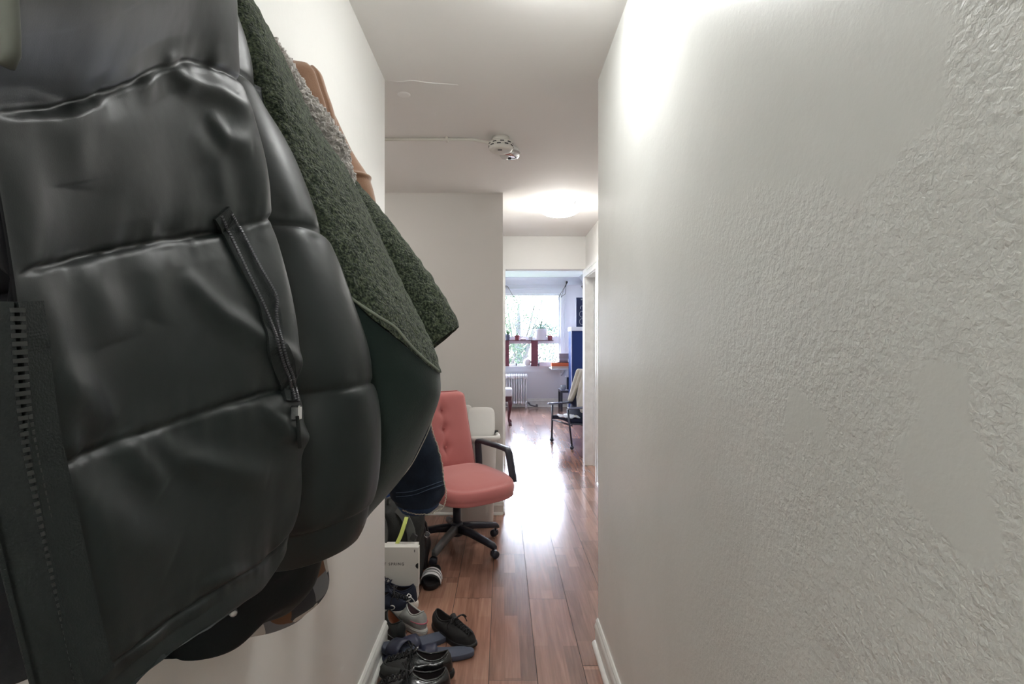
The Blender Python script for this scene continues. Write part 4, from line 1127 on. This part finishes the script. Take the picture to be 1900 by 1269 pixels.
# ---------------------------------------------------------------- living room
M_rad = mat('radiator enamel', (.72,.72,.74), .35)
M_blackm = mat('blue black metal', (.018,.020,.035), .35, spec=.6)
M_red = mat('red stained wood', (.17,.045,.06), .5, bump=(12,.2), var=((.12,.035,.05),10))
M_cherry = mat('dark cherry wood', (.06,.012,.018), .3, spec=.5)
M_cab = mat('navy cabinet paint', (.02,.042,.14), .7, spec=.2)
M_leaf = mat('plant green', (.05,.13,.05), .6, var=((.10,.20,.08),14))
M_leafb = mat('blue green aloe', (.13,.22,.17), .6, var=((.20,.28,.22),12))
M_pot = mat('white glazed pot', (.66,.67,.70), .25)
M_terra = mat('terracotta pot', (.26,.08,.09), .7)
M_soil = mat('potting soil', (.03,.02,.015), .95)
# radiator
rd = thing('radiator', 'white cast iron column radiator under the living room window', 'radiator', (0,10.47,0))
for k in range(21):
    x = .485-.049*k
    bm = bmesh.new()
    for yy in (-.065, .0, .065):
        tube(bm, [(x,yy,.10),(x,yy,.64)], .0135, 8)
    tube(bm, spline([(x,-.078,.60),(x,-.075,.645),(x,-.03,.665),(x,.03,.665),(x,.075,.645),(x,.078,.60)], 16), .0225, 10)
    tube(bm, spline([(x,-.075,.14),(x,-.07,.10),(x,0,.09),(x,.07,.10),(x,.075,.14)], 14), .021, 8)
    if k in (0, 20):
        for yy in (-.06,.06): tube(bm, [(x,yy,.10),(x,yy,.0)], [.018,.022], 8)
    bmesh.ops.recalc_face_normals(bm, faces=bm.faces); obj('section', bm, M_rad, rd)
tubes('valve_pipe', [spline([(.49,0,.10),(.54,0,.10),(.57,0,.06),(.66,-.02,.035),(.72,-.02,.03)], 20)], .016, mat('old pipe',(.12,.12,.13),.5), rd, 10)
bm = bmesh.new(); lathe(bm, [(.001,0),(.022,.003),(.024,.03),(.018,.045),(.001,.046)], 16, T(.70,-.02,.03)); obj('valve', bm, MATS['old pipe'], rd)
# bench with cabriole legs
bh = thing('bench', 'white cushioned bench on dark red cabriole legs before the radiator', 'bench', (-.18,8.43,0))
obj('cushion', box(-.34,.345,-.19,.19,.465,.585,.035,3), mat('white quilted cushion',(.62,.63,.68),.8,bump=(40,.5)), bh)
obj('apron', box(-.33,.33,-.175,.175,.38,.465,.006), M_cherry, bh)
for sx_ in (-1,1):
    for sy in (-1,1):
        bm = bmesh.new(); P = spline([(sx_*.295,sy*.15,.40),(sx_*.305,sy*.158,.34),(sx_*.30,sy*.155,.25),(sx_*.285,sy*.145,.15),(sx_*.285,sy*.145,.07),(sx_*.305,sy*.16,.03),(sx_*.31,sy*.165,.0)], 20)
        rr = [.034,.036,.036,.034,.031,.028,.026,.024,.022,.020,.018,.017,.016,.016,.017,.020,.026,.030,.030,.024]
        tube(bm, P, rr, 12); bmesh.ops.recalc_face_normals(bm, faces=bm.faces); obj('leg', bm, M_cherry, bh)
# shelf standing on the sill
sf = thing('plant_shelf', 'low plank shelf on red wooden uprights standing on the window sill', 'shelf', (.5,10.60,.845))
obj('plank', box(-1.3,.545,-.08,.075,.515,.533,.002,1), mat('dark shelf plank',(.10,.04,.05),.5), sf)
for x in (-.43,.16,-1.1):
    obj('upright', box(x-.07,x+.07,-.065,.06,0,.515,.003,1), M_red, sf)
ZS = .845+.533
def pot(name, label, cat, px, Y, r0, r1, h, m, z=ZS, group=None):
    t = thing(name, label, cat, ((px-VX)/F*Y, Y, z), 0, group)
    lobj('pot', [(.001,0),(r0,0),(r0*1.02,.004),(r1,h*.84),(r1*1.08,h*.85),(r1*1.08,h),(r1*.95,h),(r1*.93,h*.9),(.001,h*.9)], m, t, 32)
    return t
def blades(t, n, L, w, h0, lean, m, seed, name='leaves', droop=.3, sx=1):
    rnd = random.Random(seed); bm = bmesh.new()
    for k in range(n):
        a = 2*PI*k/n+rnd.uniform(-.3,.3); le = L*rnd.uniform(.7,1.1); ln = lean*rnd.uniform(.4,1.2)
        d = Vector((math.cos(a)*sx, math.sin(a)*.5, 0)); P = []
        for i in range(9):
            s = i/8; P.append(Vector((0,0,h0))+d*le*ln*s+Vector((0,0,le*(s*(1.1-ln*.7)-droop*ln*s*s))))
        rr = [w*(1-.85*i/8)+.001 for i in range(9)]
        tube(bm, P, rr, 6)
    bmesh.ops.recalc_face_normals(bm, faces=bm.faces); return obj(name, bm, m, t)
t = pot('potted_plant', 'bushy green plant in a small grey blue pot at the left of the plant shelf', 'plant', 942, 10.58, .040,.050,.115, mat('grey blue pot',(.10,.13,.18),.6)); blades(t, 11, .20, .009, .09, .5, M_leaf, 1)
t = pot('potted_plant', 'tiny sprout in a dull red pot, second from the left on the plant shelf', 'plant', 959.5, 10.58, .038,.050,.10, M_terra); blades(t, 3, .10, .005, .08, .4, M_leaf, 2)
st = spline([(0,0,.09),(.0,0,.18),(-.04,0,.23),(-.06,0,.24)], 12); tubes('stem', [st], .003, M_leaf, t, 5)
t = thing('stone', 'flat pinkish stone lying on the plant shelf between two pots', 'stone', ((971-VX)/F*10.56,10.56,ZS)); bm = bmesh.new(); lathe(bm,[(.001,0),(.05,.002),(.062,.018),(.05,.036),(.001,.044)],24); obj('body', bm, mat('pink stone',(.50,.40,.42),.8), t, True)
t = pot('potted_plant', 'little succulent in a pale glass cup left of the big white pot', 'plant', 984, 10.57, .042,.048,.065, mat('pale cup',(.60,.64,.66),.3)); blades(t, 9, .065, .011, .05, 1.0, M_leaf, 4, 'rosette')
t = pot('potted_plant', 'large aloe with spreading leaves in a big white pot on the plant shelf', 'plant', 1003.5, 10.60, .112,.128,.235, M_pot)
bm = bmesh.new()
for (dx, dz, k) in ((-.36,-.06,.9),(-.30,.04,1),(-.22,.10,1),(-.11,.30,1.1),(.00,.24,1),(.05,.27,1),(.16,.10,1),(.27,.20,.9),(.26,.05,1),(.34,-.08,.9),(-.40,-.01,.8),(.12,-.02,.8),(-.15,.05,1)):
    hz = .19 + abs(dx)*.25
    P = spline([(0,0,.20),(dx*.35,-.02,.20+max(dz,0)*.45+.045),(dx*.7,-.04,.22+dz*.7+.03),(dx,-.05,.21+dz)], 14)
    tube(bm, P, [.012*k*(1-.9*(i/13)**1.5)+.001 for i in range(14)], 6)
bmesh.ops.recalc_face_normals(bm, faces=bm.faces); obj('leaves', bm, M_leafb, t)
t = pot('potted_plant', 'small cactus in a square dull red pot at the right end of the plant shelf', 'plant', 1020.5, 10.58, .042,.048,.10, M_terra); blades(t, 5, .05, .010, .08, .2, M_leaf, 6)
# sill things
ZL = .845
t = thing('round_lamp', 'white paper-like ball standing on the window sill', 'ornament', ((978-VX)/F*10.62,10.63,ZL)); bm = bmesh.new(); bmesh.ops.create_uvsphere(bm, u_segments=28, v_segments=18, radius=.078, matrix=T(0,0,.080)); lathe(bm, [(.001,0),(.04,0),(.04,.012),(.001,.012)], 20); obj('body', bm, mat('white frosted ball',(.72,.73,.74),.6), t, True)
t = thing('storage_box', 'pale translucent box on the window sill beside the orange box', 'box', ((1012-VX)/F*10.6,10.62,ZL)); obj('body', box(-.13,.13,-.04,.04,0,.075,.006), mat('milky plastic',(.66,.64,.72),.3), t); obj('box_lid', box(-.135,.135,-.045,.045,.075,.085,.003), M_white, t)
t = thing('figurine', 'tiny dark figurine at the foot of the right red upright', 'figurine', ((999.5-VX)/F*10.55,10.54,ZL)); lobj('body', [(.001,0),(.014,0),(.010,.02),(.016,.04),(.008,.055),(.011,.065),(.001,.075)], M_dark, t, 16)
for nm_, px, py in (('window_latch', 1002, 664), ('window_latch', 958, 677)):
    p = W(px, py, 10.66)
    t = thing(nm_, 'small dark latch on the %s lower sash' % ('right' if px > 980 else 'left'), 'latch', (p.x, 10.685, p.z), 0, 'window latches'); bm = box(-.012,.012,-.03,.004,-.03,.03,.004); obj('catch', bm, M_dark, t)
# wall shelf with the orange box
ws = thing('wall_shelf', 'white bracket shelf at the right end of the window sill', 'shelf', (1.16,10.3,.80)); obj('board', box(-.20,.22,-.30,.30,0,.022,.002,1), M_winwhite, ws)
bm = bmesh.new(); v = [bm.verts.new(p) for p in ((.05,.34,-.16),(.05,.34,0),(.05,-.2,0),(.075,.34,-.16),(.075,.34,0),(.075,-.2,0))]
for f in ((0,1,2),(5,4,3),(0,3,4,1),(1,4,5,2),(2,5,3,0)): bm.faces.new([v[i] for i in f])
bmesh.ops.recalc_face_normals(bm, faces=bm.faces); obj('bracket', bm, M_winwhite, ws)
t = thing('storage_box', 'long orange and cream box on the bracket shelf', 'box', (1.155,10.12,.822)); obj('box_base', box(-.19,.19,-.1,.1,0,.045,.002,1), mat('cream card',(.60,.50,.42),.7), t); obj('box_lid', box(-.193,.193,-.103,.103,.045,.112,.003,1), mat('orange card',(.70,.16,.06),.6), t)
t = thing('book', 'thin dark notebook lying on the orange box', 'book', (1.19,10.12,.934), .1); obj('cover', box(-.12,.10,-.07,.07,0,.014,.002,1), M_dark, t)
for k in range(3):
    t = thing('book', ['mauve book at the bottom of the small pile on the orange box','grey mauve book in the middle of the small pile on the orange box','pale book on top of the small pile on the orange box'][k], 'book', (1.20,10.13,.948+.022*k), .03*k, 'books on the orange box'); obj('cover', box(-.085,.085,-.06,.06,0,.022,.002,1), mat('book %d cloth'%k, [(.30,.20,.22),(.36,.28,.30),(.42,.38,.40)][k], .7), t)
t = thing('cardboard_box', 'plain grey brown card box standing on the book pile on the bracket shelf', 'box', (1.22,10.14,1.014)); obj('body', box(-.105,.105,-.05,.05,0,.10,.002,1), mat('grey brown card',(.34,.29,.29),.8), t)
# cabinet
cb = thing('cabinet', 'tall navy cabinet with a white top against the living room right wall', 'cabinet', (1.478,9.72,0))
obj('body', box(-.20,.20,-.22,.21,.06,1.545,.004,1), M_cab, cb); obj('top_slab', box(-.21,.204,-.235,.215,1.545,1.62,.004,1), M_winwhite, cb); obj('plinth', box(-.19,.19,-.20,.20,0,.06), M_blackm, cb)
obj('edge_strip', box(-.206,-.194,-.226,-.21,.06,1.545), mat('pale strip',(.45,.47,.60),.5), cb)
obj('door', box(-.185,.035,-.230,-.220,.09,1.52,.003,1), M_cab, cb); obj('door_edge', box(.04,.052,-.232,-.22,.3,1.32), mat('grey blue strip',(.12,.13,.20),.5), cb)
# chalkboard on the cabinet
po = thing('poster', 'navy board with pale looping chalk marks standing on the navy cabinet', 'poster', (1.50,9.62,1.62)); obj('board', box(-.12,.17,-.01,.012,0,.55,.002,1), mat('navy board',(.012,.022,.07),.6), po)
M_chalk = mat('chalk marks', (.42,.45,.46), .9)
paths = []
for k, (zc, rr) in enumerate(((.36,.035),(.24,.055),(.10,.055))):
    paths.append([(-.015+rr*math.cos(t_)*.8, -.0105, zc+rr*math.sin(t_)) for t_ in [2*PI*i/24*(.8 if k else .6) for i in range(25)]])
tubes('chalk_drawing', paths, .005, M_chalk, po, 6); bm = bmesh.new(); lathe(bm, [(.001,-.003),(.014,-.003),(.014,.002),(.001,.002)], 16, T(-.02,-.011,.515)@R(PI/2,'X')); obj('white_dot', bm, M_chalk, po)
cl = thing('clip_lamp', 'small black clip lamp fixed above the navy board by the door frame', 'lamp', (1.53,9.64,2.165)); tubes('arm', [spline([(.05,0,0),(.0,0,.07),(-.01,0,.14),(.02,0,.19)], 18)], .006, M_winwhite, cl); bm = bmesh.new(); lathe(bm, [(.001,.04),(.02,.04),(.045,-.04),(.04,-.04),(.001,.0)], 20, T(-.01,0,.20)@R(-.7,'Y')); obj('lamp_shade', bm, M_dark, cl)
# side table
sd = thing('side_table', 'low blue black side table between the bracket shelf and the navy cabinet', 'side table', (1.33,10.19,0)); obj('table_top', box(-.20,.20,-.22,.22,.355,.40,.003,1), M_blackm, sd)
obj('glass_top', box(-.20,.20,-.22,.22,.40,.405), mat('pale glass',(.5,.54,.66),.08,spec=.8), sd)
for sx_ in (-1,1):
    for sy in (-1,1): obj('leg', box(sx_*.18-.02,sx_*.18+.02,sy*.19-.02,sy*.19+.02,0,.355,.002,1), M_blackm, sd)
t = thing('bowl', 'pale glass bowl at the front corner of the low side table', 'bowl', (1.19,10.05,.405)); lobj('body', [(.001,0),(.035,0),(.048,.02),(.055,.055),(.052,.095),(.048,.095),(.05,.055),(.04,.02),(.001,.012)], mat('bowl glass',(.55,.62,.64),.1,trans=.4), t, 32)
t = thing('lantern', 'tall narrow black box with a white lid on the low side table', 'box', (1.325,10.22,.405)); obj('body', box(-.045,.045,-.05,.05,0,.24,.003,1), M_blackm, t); obj('box_lid', box(-.075,.05,-.06,.06,.24,.258,.003,1), M_winwhite, t)
t = thing('bottle', 'pale glass bottle beside the navy cabinet on the side table', 'bottle', (1.335,10.05,.405)); lobj('body', [(.001,0),(.032,0),(.034,.02),(.034,.12),(.024,.16),(.012,.19),(.012,.24),(.001,.24)], mat('bottle glass',(.50,.53,.62),.1,trans=.4), t, 24)
t = thing('basket', 'white storage bin on the floor under the side table', 'basket', (1.36,10.12,0)); obj('body', box(-.075,.09,-.10,.10,0,.16,.01), mat('white basket',(.60,.60,.66),.7,bump=(60,.5)), t)

# ---------------------------------------------------------------- metal armchair
ac = thing('armchair', 'black leather sling armchair with tubular metal frame and ball casters', 'armchair', (.765,6.66,0), math.atan2(-.36,-.93))
# own frame: +X faces front, feet of the front legs at x=0
M_sling = mat('blue black leather', (.010,.011,.024), .75, spec=.12, bump=(20,.3,3,.006)); M_tube = mat('grey blue tube', (.16,.17,.22), .25, .7)
# side +1 is +Y own frame
for s in (-1, 1):
    fx, fy = (0, s*.275)
    near = (s == 1)
    top = Vector((.045 if near else 0, fy*.93, .50))
    bm = bmesh.new(); tube(bm, [Vector((fx,fy,.055)), top], .013, 12); bmesh.ops.recalc_face_normals(bm, faces=bm.faces); lg = obj('leg', bm, M_blackm, ac)
    bm = bmesh.new(); bmesh.ops.create_uvsphere(bm, u_segments=16, v_segments=12, radius=.027, matrix=T(fx,fy,.027)); bmesh.ops.create_uvsphere(bm, u_segments=12, v_segments=8, radius=.017, matrix=T(fx,fy,.058)); obj('caster', bm, M_blackm, lg, True)
    bm = bmesh.new(); tube(bm, [Vector((-.52,fy,.055)), Vector((-.40,fy*.95,.50))], .013, 12); bmesh.ops.recalc_face_normals(bm, faces=bm.faces); lg = obj('leg', bm, M_blackm, ac)
    bm = bmesh.new(); bmesh.ops.create_uvsphere(bm, u_segments=16, v_segments=12, radius=.027, matrix=T(-.52,fy,.027)); bmesh.ops.create_uvsphere(bm, u_segments=12, v_segments=8, radius=.017, matrix=T(-.52,fy,.058)); obj('caster', bm, M_blackm, lg, True)
    P = spline([(.03,fy,.515),(.055,fy+.022,.517),(.03,fy+.045,.518),(-.20,fy+.045,.52),(-.42,fy+.04,.52),(-.44,fy+.01,.52),(-.42,fy-.015,.52),(-.20,fy-.01,.518)], 50, True)
    bm = bmesh.new(); tube(bm, P, .012, 10, closed=True); bmesh.ops.recalc_face_normals(bm, faces=bm.faces); obj('armrest', bm, M_tube, ac)
tubes('cross_bar', [[(0,-.275,.30),(0,.275,.30)], [(-.02,-.27,.30),(-.45,-.27,.26)], [(-.02,.27,.30),(-.45,.27,.26)]][:1], .011, M_blackm, ac)
tubes('side_rail', [[(0,-.27,.32),(-.46,-.27,.27)]], .011, M_blackm, ac); tubes('side_rail', [[(0,.27,.32),(-.46,.27,.27)]], .011, M_blackm, ac)
def sheet(name, P, th, m, parent):
    bm = bmesh.new(); ny = 9; rings = []
    n = len(P)
    for i, p in enumerate(P):
        d = (P[min(i+1,n-1)]-P[max(i-1,0)]).normalized(); nn = Vector((-d.z,0,d.x))
        a = [p+Vector((0,-.26+.52*j/ny,0))-nn*.02*math.sin(PI*j/ny) for j in range(ny+1)]
        rings.append([q+nn*th for q in a]+[q-nn*th for q in reversed(a)])
    loft(bm, rings); bmesh.ops.recalc_face_normals(bm, faces=bm.faces); return obj(name, bm, m, parent)
sheet('seat', spline([(.0,0,.335),(-.10,0,.34),(-.25,0,.31),(-.38,0,.29)], 16), .022, M_sling, ac)
sheet('backrest', spline([(-.20,0,.27),(-.235,0,.34),(-.32,0,.60),(-.385,0,.82),(-.415,0,.92)], 20), .012, M_sling, ac)
for s in (-1,1): tubes('back_post', [[(-.225,s*.265,.27),(-.425,s*.265,.94)]], .012, M_blackm, ac)
# papers on the seat
t = thing('magazine', 'crumpled pale magazine lying on the front of the sling armchair seat', 'magazine', (.88,6.64,.378), .3); bm = bmesh.new(); G = []
for i in range(10): G.append([Vector((-.13+.2*i/9, -.14+.28*j/7, .010*math.sin(i*1.3+j)+.012)) for j in range(8)]+[Vector((-.13+.2*i/9, -.14+.28*j/7, .010*math.sin(i*1.3+j)+.002)) for j in reversed(range(8))])
loft(bm, G); bmesh.ops.recalc_face_normals(bm, faces=bm.faces); obj('pages', bm, mat('pale pages',(.55,.57,.58),.6,var=((.45,.40,.15),12,.55,.7)), t)
# cream sweater over the chair back: a folded cloth hanging either side of the top edge
jk = thing('sweater', 'cream beige sweater draped over the back of the sling armchair', 'sweater', (1.145,6.807,.955), math.atan2(-.36,-.93))
bm = bmesh.new(); G = []
for j in range(17):
    y = -.275+.50*j/16; w_ = j/16
    drop = .40+.02*math.sin(j)-.24*math.exp(-((w_-.33)/.10)**2)+.10*sm(.4,.7,w_)
    dropb = .25+.03*math.sin(j)
    prof_ = [(.035+.33*drop*s_+.005*math.sin(j*1.7+s_*3), -drop*s_) for s_ in [1-k/9 for k in range(10)]]
    prof_ += [(.02,.014),(-.0,.02),(-.02,.012)]+[(-.035+.03*s_, -dropb*s_) for s_ in [k/6 for k in range(1,7)]]
    o_ = [Vector((x+.006*math.sin(j*2.1), y, z)) for x, z in prof_]
    i_ = [Vector((x*.6+(.004 if x > 0 else -.004), y, z-.010)) for x, z in prof_]
    G.append(o_+list(reversed(i_)))
loft(bm, G); bmesh.ops.recalc_face_normals(bm, faces=bm.faces); obj('cloth', bm, mat('cream knit',(.42,.38,.30),.9,bump=(120,.6)), jk)

# ---------------------------------------------------------------- string lights
gr = thing('string_lights', 'string of small fairy lights hanging in a curve across the window', 'string lights', (0,10.55,0))
def G_(px,py,Y=10.55): p = W(px,py,Y); return Vector((p.x, Y-10.55, p.z))
P = spline([G_(905,560),G_(920,545),G_(937,532),G_(943,534),G_(950,546),G_(960,559),G_(972,568),G_(985,573),G_(1000,575),G_(1012,573),G_(1024,566),G_(1034,556),G_(1041,544),G_(1047,534),G_(1052,525)], 160)
M_wire = mat('dark green wire', (.03,.04,.035), .6); M_bulb = mat('clear bulb', (.5,.45,.42), .3)
tubes('wire', [P, spline([G_(1052,525),G_(1050,532),G_(1049,545),G_(1044,549),G_(1041,552),G_(1046,538),G_(1052,526)], 30)], .005, M_wire, gr, 6)
rnd = random.Random(4)
for k in range(30):
    p = P[10+int(k*145/30)]; a = rnd.uniform(-.7,.7)
    bm = bmesh.new(); d = Vector((math.sin(a)*.045, 0, -.045*math.cos(a))); tube(bm, [p, p+d*.4, p+d*.5, p+d], [.004,.004,.008,.003], 6); bmesh.ops.recalc_face_normals(bm, faces=bm.faces); obj('bulb', bm, M_bulb, gr)
for px, py in ((937,532),(1052,524)):
    p = G_(px,py); bm = box(-.014,.014,-.01,.10,-.022,.022,.004,2,T(*p)); obj('wall_clip', bm, M_dark, gr)
# curtain track above the window
bm = box(-1.9,1.32,10.60,10.625,2.43,2.45,.004); tag(obj('curtain_rail', bm, M_winwhite), 'thin white rail fixed across the wall above the living room window', 'curtain rail')
bm = bmesh.new(); tube(bm, spline([(-.2,5.84,2.20),(.3,5.84,2.185),(.5,5.84,2.18),(.7,5.84,2.165),(1.0,5.84,2.155),(1.2,5.84,2.155)],30), .004, 6); tag(obj('cable', bm, M_wire), 'thin dark cable strung across the top of the living room opening', 'cable')

# ---------------------------------------------------------------- outside
struct('ground', box(-30,30,10.95,60,-3.2,-3.0), mat('lawn',(.06,.09,.03),.9))
def tree(label, x, y, z0, h, r, seed, n, m):
    t = thing('tree', label, 'tree', (x,y,z0), 0, 'trees outside the window'); rnd = random.Random(seed)
    bm = bmesh.new(); tube(bm, [(0,0,0),(.05,0,h*.4),(.0,.1,h*.8)], [.16,.12,.05], 8)
    for k in range(9):
        a = rnd.uniform(0,2*PI); tube(bm, spline([(0,0,h*rnd.uniform(.3,.6)),(math.cos(a)*r*.4,math.sin(a)*r*.4,h*.65),(math.cos(a)*r*.8,math.sin(a)*r*.8,h*rnd.uniform(.6,.95))],8), [.05,.045,.04,.035,.03,.025,.02,.01], 5)
    obj('trunk', bm, mat('pale bark',(.022,.020,.020),.9) if 'pale bark' not in MATS else MATS['pale bark'], t)
    bm = bmesh.new(); cl = [(Vector((rnd.gauss(0,r*.45), rnd.gauss(0,r*.4), h*rnd.uniform(.35,1.05))), rnd.uniform(.3,.7)) for k in range(34)]
    for i in range(n):
        c, rr = rnd.choice(cl); p = c+Vector((rnd.gauss(0,rr*.5),rnd.gauss(0,rr*.5),rnd.gauss(0,rr*.4))); s = rnd.uniform(.022,.045)
        a = Vector((rnd.gauss(0,1),rnd.gauss(0,1),rnd.gauss(0,1))).normalized(); b = a.orthogonal().normalized()
        v = [bm.verts.new(p+q) for q in (a*s, b*s*.5, -a*s, -b*s*.5)]; bm.faces.new(v)
    obj('foliage', bm, m, t)
M_f1 = mat('pale leaves', (.016,.028,.014), .8, spec=.1, var=((.030,.040,.024),3)); M_f2 = mat('bluish leaves', (.013,.024,.018), .8, spec=.1, var=((.026,.036,.034),3))
tree('tall pale tree outside filling the left of the window', .1, 14.2, -3, 5.6, 1.2, 11, 9000, M_f1)
tree('bushy tree outside behind the aloe at the right of the window', 1.5, 15.0, -3, 4.6, 1.3, 12, 9000, M_f2)
tree('larger tree outside farther back beyond the other two', 0.6, 19.0, -3, 7.2, 2.2, 13, 11000, M_f2)
